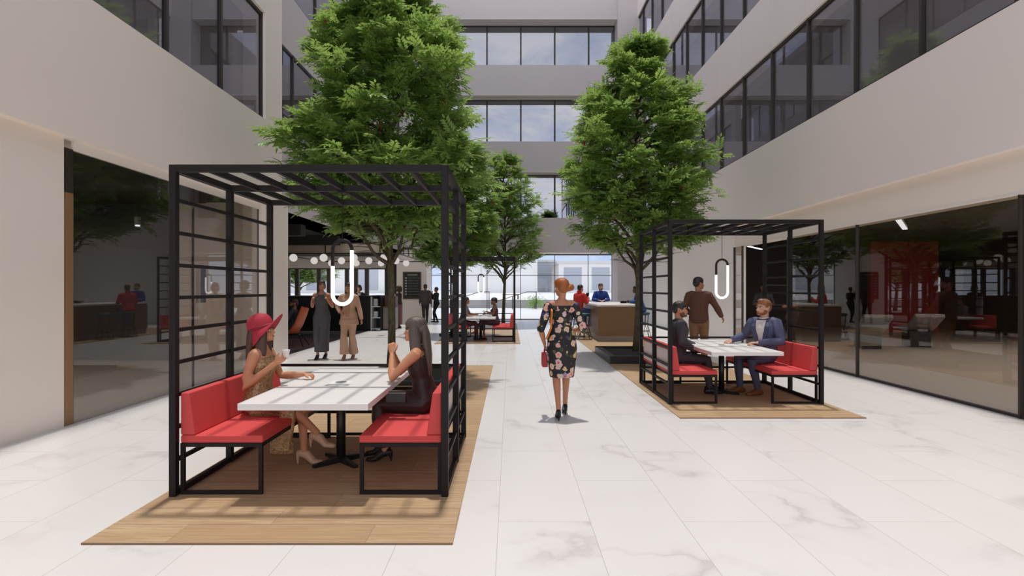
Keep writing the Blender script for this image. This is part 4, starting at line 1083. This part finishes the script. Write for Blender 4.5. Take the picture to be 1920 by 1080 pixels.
    g = empty('coffee_cup', (-2.29 + hp[1], 5.2 - hp[0], hp[2] - .01), 0, 'small pale cup in the raised hand of the woman in the red hat', 'cup')
    MB().lathe([(0, 0), (.022, 0), (.034, .055), (.036, .062), (.031, .062), (.028, .05), (.019, .008), (0, .008)], 20).build('bowl', M['paper'], g, smooth=True)
    MB().tube([(0, -.033, .05), (0, -.055, .045), (0, -.05, .018), (0, -.027, .014)], .004, 6).build('handle', M['paper'], g)

    # 3 long-haired woman
    p = Person('seated woman with long straight dark hair and raised clasped hands', (-.79, 5.3, .012), pi / 2, 1.68, 'f', ('glow', (.56, .26, .14)), pel=(0, 0, .555), lean=9, head=(6, -3), neck=-6, vox=.008, detail=2, heel=.05,
               footR=(.12, .42, .125), footL=(-.08, .36, .125), hintR=(0, 1, .8), hintL=(0, 1, .8), elbL=(-.20, .275, .780), handL=(-.055, .30, .985), elbR=(.19, .27, .780), handR=(.03, .315, 1.0),
               hdL=(.30, .15, .9), palL=(1, -.2, -.2), hdR=(-.35, .1, .9), palR=(-1, -.2, -.1), curl=48)
    p.body().hair('long', (.105, .080, .068), extra=.42)
    kn = mid(p.K[1], p.K[-1], .5); dk = cloth((.040, .020, .019), .42)
    p.top('dress', dk, .010, 0, -.2, .80, [p.leg(q, .022, .97, .045) for q in (1, -1)] + [chain([p.pel, mid(p.pel, kn, .6), kn], [(.185, .105), (.175, .09), (.15, .075)], 16, V(1, 0, 0)), chain([kn, kn + V(0, .0, -.2), kn + V(0, -.05, -.37)], [(.15, .06), (.16, .055), (.17, .06)], 14, V(1, 0, 0))])
    p.shoes(cloth((.02, .015, .015), .4))
    for q in (1, -1):
        MB().tube([p.at(.80) + p.ax * .085 * q + p.fw * .10, p.at(.955) + p.ax * .09 * q + p.fw * .03, p.at(.93) + p.ax * .09 * q - p.fw * .08, p.at(.78) + p.ax * .085 * q - p.fw * .095], .007, 6).build('shoulder_strap', dk, p.root)
    b = empty('clutch_bag', (-1.0, 4.98, .60), 0, 'black clutch bag at the lap of the long-haired woman', 'bag')
    MB().box(-.09, .09, -.02, .02, 0, .10).build('body', M['blk2'], b, bevel=.008); MB().box(-.09, .09, -.022, .022, .085, .092).build('clasp', M['grey'], b)

    # 4 two women walking towards us
    p = Person('woman in a long dark grey sleeveless dress walking towards the viewer', (-4.29, 12.95, 0), pi, 1.755, 'f', warm, heel=.05, vox=.011, detail=2, head=(28, 3), footR=(.055, .12, .125), footL=(-.06, -.10, .125),
               elbR=(.235, -.04, 1.18), handR=(.185, .14, 1.32), elbL=(-.235, -.04, 1.18), handL=(-.185, .14, 1.32), hdR=(-.3, .3, .8), hdL=(.3, .3, .8), curl=50)
    p.body().hair('bob', (.045, .022, .022))
    g = cloth((.075, .068, .074), .65)
    p.skirt('dress', [((0, .01, 1.455), .105, .085), ((0, .022, 1.37), .155, .120), ((0, .015, 1.26), .145, .105), ((0, .01, 1.15), .138, .102), ((0, 0, 1.02), .182, .128), ((0, 0, .90), .194, .138), ((0, 0, .65), .170, .135), ((0, .01, .35), .160, .165), ((0, .01, .17), .160, .18)], g,
            [p.leg(q, .02, .9) for q in (1, -1)] + [p.torso(.012, -.12, .74)] + [chain([p.at(.80) + p.ax * .085 * q + p.fw * .11, p.at(.97) + p.ax * .09 * q + p.fw * .03, p.at(.86) + p.ax * .09 * q - p.fw * .09], [.02, .02, .02], 8) for q in (1, -1)])
    p.shoes(cloth((.03, .025, .025), .4))
    p = Person('woman in a beige trouser suit walking towards the viewer', (-3.66, 12.9, 0), pi, 1.70, 'f', warm, heel=.05, vox=.011, detail=2, head=(-22, 3), footR=(.06, .14, .125), footL=(-.075, -.12, .125),
               elbR=(.29, -.06, 1.22), handR=(.17, .10, 1.06), handL=(-.30, .06, .90), hdR=(-.6, .5, -.5), curl=30)
    p.body().hair('bob', (.05, .025, .018))
    be = cloth((.50, .30, .20), .7); bl = cloth((.40, .20, .125), .6)
    p.top('blouse', bl, .010, 0, -.10, .90).top('jacket', be, .024, .97, -.12, .985, [loft([(p.at(-.10), p.ax * .205, p.fw * .150), (p.at(-.34), p.ax * .225, p.fw * .165)], 18, .05)], sd=.02)
    p.front(bl, .030, .05, .055, .02, .94, 'blouse_front').trousers(be, .016, .065).shoes(cloth((.30, .17, .11), .5))

    # 5 two men in suits
    p = Person('seated man in a dark grey suit with cropped black hair', (2.545, 8.72, .012), -pi / 2, 1.76, 'm', tan, pel=(0, 0, .575), lean=4, head=(-8, -4), vox=.009, detail=2,
               footR=(.13, .46, .085), footL=(-.13, .56, .085), hintR=(.1, 1, .8), hintL=(-.1, 1, .8), elbR=(.29, -.02, .79), handR=(.17, .24, .665), elbL=(-.27, .08, .80), handL=(-.13, .33, .70), hdR=(-.2, .9, -.3), palR=(-.2, 0, -1), hdL=(.3, .9, -.2), palL=(.2, 0, -1))
    p.body().hair('short', (.020, .015, .014), extra=(.15, .06, .035))
    su = cloth((.050, .045, .052), .7)
    p.top('jacket', su, .022, .97, -.16, .985, sd=.017).front(cloth((.10, .05, .055), .7)).collar(su, .060).trousers(su).shoes(cloth((.02, .013, .011), .35))
    p = Person('seated bearded man in a navy blazer and white open shirt', (3.93, 8.75, .012), radians(108), 1.80, 'm', fair, pel=(0, 0, .59), lean=4, head=(-24, 0), twist=24, vox=.009, detail=2,
               footR=(.10, .40, .085), footL=(-.17, .30, .085), hintR=(0, 1, .8), hintL=(-.2, 1, .8), toeR=-10, elbR=(.36, .10, .84), handR=(.31, .40, .775), elbL=(-.34, .02, .80), handL=(-.15, .29, .775), hdR=(-.2, 1, -.1), palR=(0, 0, -1), hdL=(.5, 1, 0), palL=(0, 0, -1))
    p.body().hair('quiff', (.26, .10, .035), extra=1)
    nv = cloth((.085, .095, .165), .6); wh = cloth((.62, .56, .54), .7)
    p.top('shirt', wh, .010, 0, -.1, .99).top('jacket', nv, .024, .96, -.16, .985, sd=.019).front(wh, .034, .035, .075, .15).collar(wh, .062)
    lap = []
    for q in (1, -1): lap.append(chain([p.at(.99) + p.ax * .062 * q + p.fw * .05, p.at(.80) + p.ax * .105 * q + p.fw * .150, p.at(.50) + p.ax * .062 * q + p.fw * .165, p.at(.22) + p.ax * .040 * q + p.fw * .152], [(.03, .012), (.042, .012), (.03, .012), (.012, .01)], 8, p.ax))
    p.mesh('lapel', lap, cloth((.06, .066, .125), .6), .008, 1)
    p.trousers(cloth((.070, .080, .13), .7)).shoes(cloth((.17, .065, .022), .4))

    # 6 standing man in the brown jacket
    p = Person('standing man in a brown jacket and tan trousers seen from behind', (3.79, 11.45, .012), radians(-22), 1.82, 'm', warm, vox=.011, detail=1, head=(-42, 0), footR=(.11, .05, .085), footL=(-.10, -.06, .085), elbR=(.335, .02, 1.22), handR=(.43, .15, 1.02), elbL=(-.28, .04, 1.18), handL=(-.20, .24, 1.08))
    p.body().hair('short', (.02, .015, .014))
    p.top('jacket', cloth((.115, .052, .034), .75), .024, .97, -.18, .985, sd=.018).collar(cloth((.25, .05, .04), .7), .06, .006).trousers(cloth((.24, .135, .07), .8), .016).shoes(cloth((.06, .03, .02), .5))

    # 7 people at the bar
    p = Person('person in a red hoodie and blue jeans sitting on a bar stool', (2.23, 18.75, .012), radians(-52), 1.78, 'm', warm, pel=(0, 0, .90), lean=10, head=(10, 0), vox=.013, detail=1, footR=(.16, .42, .40), footL=(-.12, .40, .42), hintR=(.2, 1, .6), hintL=(-.2, 1, .6), elbR=(.27, .10, 1.12), handR=(.14, .34, 1.22), elbL=(-.26, .12, 1.12), handL=(-.10, .36, 1.20), hdR=(-.2, .5, .7), hdL=(.2, .5, .7), curl=45)
    p.body().hair('short', (.03, .02, .018))
    hd = cloth((.55, .035, .03), .75)
    p.top('hoodie', hd, .026, .97, -.16, .985, [s_ for s_ in [p.hell(0, -.36, .02, .36, .25, .22)]], sd=.022).trousers(cloth((.07, .13, .33), .8), .016).shoes(cloth((.3, .28, .26), .6))
    ph = p.W[1]; c_, s_ = cos(radians(-52)), sin(radians(-52))
    f = MB().box(-.07, .07, -.006, .006, 0, .20).build('tablet', M['blk2'], loc=(2.23 + .0 * c_ - .40 * s_, 18.75 + .40 * c_, 1.26)); f.rotation_euler = (radians(-15), 0, radians(-52)); tag(f, 'dark tablet held by the person in the red hoodie', 'tablet')
    p = Person('man in a bright blue shirt facing the viewer at the bar', (3.30, 20.85, .012), pi, 1.78, 'm', fair, vox=.013, detail=2, head=(4, 0), elbR=(.29, .10, 1.18), handR=(.12, .33, 1.165), elbL=(-.29, .10, 1.18), handL=(-.10, .33, 1.165), hdR=(-.6, .7, 0), palR=(0, 0, -1), hdL=(.6, .7, 0), palL=(0, 0, -1), lean=4)
    p.body().hair('short', (.10, .04, .02), extra=1)
    p.top('shirt', cloth((.022, .055, .27), .7), .018, .97, -.14, .985, sd=.016).collar(cloth((.05, .11, .38), .7), .058).trousers(cloth((.03, .035, .06), .8)).shoes(cloth((.03, .02, .02), .5))
    p = Person('reader in a blue jacket at the bar, half hidden by the tree trunk', (4.25, 18.4, .012), radians(82), 1.74, 'm', dark, pel=(0, 0, .90), lean=17, head=(0, -8), vox=.013, detail=1, footR=(.14, .40, .42), footL=(-.14, .38, .42), hintR=(.2, 1, .6), hintL=(-.2, 1, .6), elbR=(.24, .16, 1.16), handR=(.13, .38, 1.16), elbL=(-.24, .16, 1.16), handL=(-.13, .38, 1.16), curl=35)
    p.body().hair('short', (.012, .01, .01))
    p.top('jacket', cloth((.03, .08, .25), .7), .022, .96, -.14, .985, sd=.018).front(cloth((.6, .58, .56), .7), .03).trousers(cloth((.03, .04, .08), .8)).shoes(cloth((.03, .02, .02), .5))
    bk = empty('book', (3.66, 18.42, 1.125), radians(82), 'open dark book on the bar counter in front of the reader', 'book')
    for q in (1, -1):
        MB().prism([(0, 0), (.15 * q, .06), (.148 * q, .075), (0, .02)], -.1, .1, 'y').build('cover', M['blk2'], bk)
        MB().prism([(0, .02), (.143 * q, .075), (.140 * q, .083), (0, .032)], -.093, .093, 'y').build('page_block', M['grey'], bk)

    # 8 far booth
    p = Person('woman in a dark plum outfit seated in the far booth with crossed legs', (-.46, 17.75, .012), pi / 2, 1.64, 'f', brown, pel=(0, 0, .55), lean=4, head=(4, -4), vox=.012, detail=1, heel=.05, footR=(.06, .36, .125), footL=(-.06, .60, .30), hintR=(0, 1, .8), hintL=(0, 1, 1.3), elbL=(-.22, .06, .80), handL=(-.10, .30, .88), elbR=(.22, .08, .80), handR=(.10, .30, .80), hdL=(.1, .9, .2), palL=(0, 0, -1), hdR=(-.1, .9, 0))
    p.body().hair('bun', (.02, .015, .015))
    pm = cloth((.085, .05, .065), .6)
    p.top('top', pm, .012, 0, -.16, .86).trousers(pm, .02, 0, .80).shoes(cloth((.40, .13, .04), .5))
    MB().tube([p.hp(.33, -.25, .12), p.hp(0, -.46, .06), p.hp(-.33, -.25, .12)], .022, 8).build('hair_band', M['paper'], p.root, smooth=True)
    p = Person('person in a grey top seated in the far booth behind the black posts', (-1.48, 17.6, .012), -pi / 2, 1.70, 'f', ('ember', (.42, .15, .06)), pel=(0, 0, .56), lean=10, head=(0, -6), vox=.013, detail=1, footR=(.12, .46, .085), footL=(-.12, .40, .085), hintR=(0, 1, .8), hintL=(0, 1, .8), elbR=(.22, .15, .78), handR=(.10, .36, .66), elbL=(-.22, .2, .80), handL=(-.08, .40, .78), hdR=(-.1, 1, 0), palR=(0, 0, -1))
    p.body().hair('bob', (.03, .02, .016)); p.top('top', cloth((.16, .14, .14), .7), .016, .5, -.16, .97).trousers(cloth((.09, .03, .04), .7)).shoes(cloth((.02, .02, .02), .5))

    # 9 people by the chalkboard
    p = Person('woman with big curly hair in a dark top and mauve skirt near the chalkboard', (-4.48, 22.9, 0), radians(80), 1.70, 'f', brown, vox=.014, detail=1, elbL=(-.22, .02, 1.12), handL=(-.08, .24, 1.15), elbR=(.22, .02, 1.12), handR=(.08, .24, 1.12))
    p.body().hair('curly', (.035, .022, .015)); p.top('sweater', cloth((.045, .03, .032), .8), .02, .97, .1, .98)
    p.skirt('skirt', [((0, 0, 1.05), .14, .10), ((0, 0, .92), .18, .13), ((0, 0, .6), .16, .13), ((0, 0, .16), .15, .13)], cloth((.20, .085, .085), .7)).shoes(cloth((.02, .02, .02), .5))
    p = Person('person in a pale shirt and light blue jeans beside the woman with curly hair', (-4.86, 23.35, 0), radians(-75), 1.74, 'm', warm, vox=.014, detail=1, elbR=(.25, .0, 1.18), handR=(.12, .24, 1.26))
    p.body().hair('short', (.03, .025, .02)); p.top('shirt', cloth((.46, .45, .44), .8), .018, .97, -.12, .98).trousers(cloth((.16, .24, .34), .8), .014).shoes(cloth((.05, .05, .05), .5))
    p = Person('man in a dark suit walking away past the chalkboard', (-3.93, 26.3, 0), radians(12), 1.80, 'm', brown, vox=.014, detail=1, footR=(.09, .24, .09), footL=(-.08, -.24, .10), handR=(.25, -.10, .88), handL=(-.24, .16, .92))
    p.body().hair('short', (.018, .014, .013)); p.top('jacket', cloth((.07, .058, .055), .8), .026, .97, -.26, .98).trousers(cloth((.04, .035, .038), .8)).shoes(cloth((.015, .012, .012), .4))
    p = Person('woman in black with a hand raised to her face near the glass doors', (-3.50, 26.9, 0), radians(70), 1.68, 'f', ('ember2', (.40, .15, .08)), vox=.014, detail=1, elbL=(-.22, .10, 1.13), handL=(-.06, .20, 1.40), elbR=(.22, .05, 1.12), handR=(.06, .24, 1.10), footR=(.08, .16, .085), footL=(-.08, -.10, .085))
    p.body().hair('short', (.05, .025, .015)); p.top('coat', cloth((.02, .018, .022), .7), .02, .97, -.30, .98).trousers(cloth((.018, .016, .018), .8)).shoes(cloth((.06, .03, .025), .4))

    # 10 cafe guests
    p = Person('cafe guest in a dark jacket sitting in the rust orange lounge chair', (-6.06, 15.72, 0), radians(96), 1.76, 'm', warm, pel=(0, -.02, .50), lean=-6, head=(20, 0), vox=.013, detail=1, footR=(.13, .50, .085), footL=(-.13, .46, .085), hintR=(0, 1, .8), hintL=(0, 1, .8), elbR=(.28, .02, .76), handR=(.15, .30, .72), elbL=(-.28, .02, .76), handL=(-.12, .30, .72))
    p.body().hair('short', (.05, .022, .012), extra=1); p.top('jacket', cloth((.055, .055, .065), .8), .022, .97, -.16, .985).trousers(cloth((.03, .035, .045), .8)).shoes(cloth((.02, .02, .02), .5))
    p = Person('dark-haired person standing behind the cafe counter between the two walking women', (-6.1, 22.9, 0), radians(200), 1.72, 'm', warm, vox=.014, detail=1, elbR=(.25, .10, 1.15), handR=(.08, .20, 1.42))
    p.body().hair('curly', (.02, .015, .013)); p.top('coat', cloth((.03, .025, .027), .8), .022, .97, -.2, .98).front(cloth((.6, .58, .56), .7), .03).trousers(cloth((.02, .02, .02), .8)).shoes(cloth((.02, .02, .02), .5))
    # 11 gym
    p = Person('silhouetted person standing with folded arms in the dark doorway', (7.55, 17.0, 0), radians(160), 1.76, 'm', brown, vox=.014, detail=1, elbR=(.27, .06, 1.14), handR=(-.02, .22, 1.16), elbL=(-.27, .06, 1.14), handL=(.02, .24, 1.12), hdR=(-1, .1, 0), hdL=(1, .1, 0))
    p.body().hair('short', (.012, .01, .01)); p.top('shirt', cloth((.05, .05, .055), .8), .016, .5, -.12, .98).trousers(cloth((.025, .025, .03), .8)).shoes(cloth((.02, .02, .02), .5))
    p = Person('silhouetted person farther right in the dark room behind the bearded man', (7.95, 16.0, 0), radians(100), 1.68, 'f', warm, vox=.014, detail=1, elbL=(-.23, .06, 1.12), handL=(-.08, .26, 1.1))
    p.body().hair('bob', (.02, .012, .012)); p.top('shirt', cloth((.07, .05, .06), .8), .016, .5, -.12, .98).trousers(cloth((.03, .02, .028), .8)).shoes(cloth((.02, .02, .02), .5))
# ------------------------------------------------------------------ camera, light, sky
def camera_light():
    sc = bpy.context.scene
    cam = bpy.data.cameras.new('camera'); o = bpy.data.objects.new('camera', cam); C.objects.link(o)
    o.location = (0, 0, EYE); o.rotation_euler = (pi / 2, 0, 0)
    cam.sensor_width = 36; cam.lens = 36 * F / 1920; cam.shift_x = (960 - CX) / 1920; cam.shift_y = (CY - 540) / 1920
    cam.clip_start = .05; cam.clip_end = 600; sc.camera = o
    s = bpy.data.lights.new('sun', 'SUN'); so = bpy.data.objects.new('sun', s); C.objects.link(so)
    s.energy = SUN; s.color = (1, .955, .90); s.angle = radians(2.0)
    so.location = (0, 8, 30); so.rotation_euler = (-radians(8.8), 0, 0)      # high sun from beyond the rear building
    w = bpy.data.worlds.new('sky'); sc.world = w; n = NT(w)
    tc = n.pos('Generated'); sx = n.new('ShaderNodeSeparateXYZ'); n.l.new(tc, sx.inputs[0]); z = sx.outputs[2]
    grad = n.ramp(z, [(0.0, (.80, .84, .92)), (.05, (.74, .80, .92)), (.16, (.66, .72, .90)), (.34, (.44, .51, .68)), (.75, (.17, .21, .29))])
    den = n.math('ADD', n.math('MAXIMUM', z, 0.0), .22)
    dv = n.new('ShaderNodeVectorMath'); dv.operation = 'DIVIDE'; n.l.new(tc, dv.inputs[0])
    cb = n.new('ShaderNodeCombineXYZ')
    for i in range(3): n.l.new(den, cb.inputs[i])
    n.l.new(cb.outputs[0], dv.inputs[1])
    cl = n.noise(n.mapping(dv.outputs[0], (1, 1, 0)), 2.3, 6, .62, .4)
    f = n.ramp(cl, [(.40, (0, 0, 0)), (.60, (1, 1, 1))])
    col = n.mix(n.math('MULTIPLY', f, n.ramp(z, [(.02, (.45,) * 3), (.12, (.92,) * 3), (.3, (.8,) * 3), (.6, (.35,) * 3)])), grad, (.95, .91, .875))
    yd = n.math('MULTIPLY', n.ramp(sx.outputs[1], [(.25, (0,) * 3), (.7, (1,) * 3)]), n.ramp(z, [(.12, (1,) * 3), (.35, (0,) * 3)]))
    col = n.mix(yd, col, n.mix(n.math('MULTIPLY', f, .5), n.ramp(z, [(0, (.36, .42, .52)), (.10, (.17, .25, .42))]), (.42, .45, .50)))
    bg = n.new('ShaderNodeBackground'); n.l.new(col, bg.inputs[0]); bg.inputs[1].default_value = SKY
    ow = n.new('ShaderNodeOutputWorld'); n.l.new(bg.outputs[0], ow.inputs[0])
    sc.view_settings.view_transform = 'Standard'; sc.view_settings.look = 'None'; sc.view_settings.gamma = 1
    sc.view_settings.use_curve_mapping = False; sc.view_settings.exposure = EXPO
    sc.cycles.max_bounces = 14; sc.cycles.transparent_max_bounces = 16; sc.cycles.glossy_bounces = 5; sc.cycles.diffuse_bounces = 12
    sc.cycles.sample_clamp_indirect = 6

SUN, SKY, EXPO = 2.75, 2.1, 0.0
mats(); people(); flush_remesh(); building(); furniture(); trees(); outside(); camera_light()
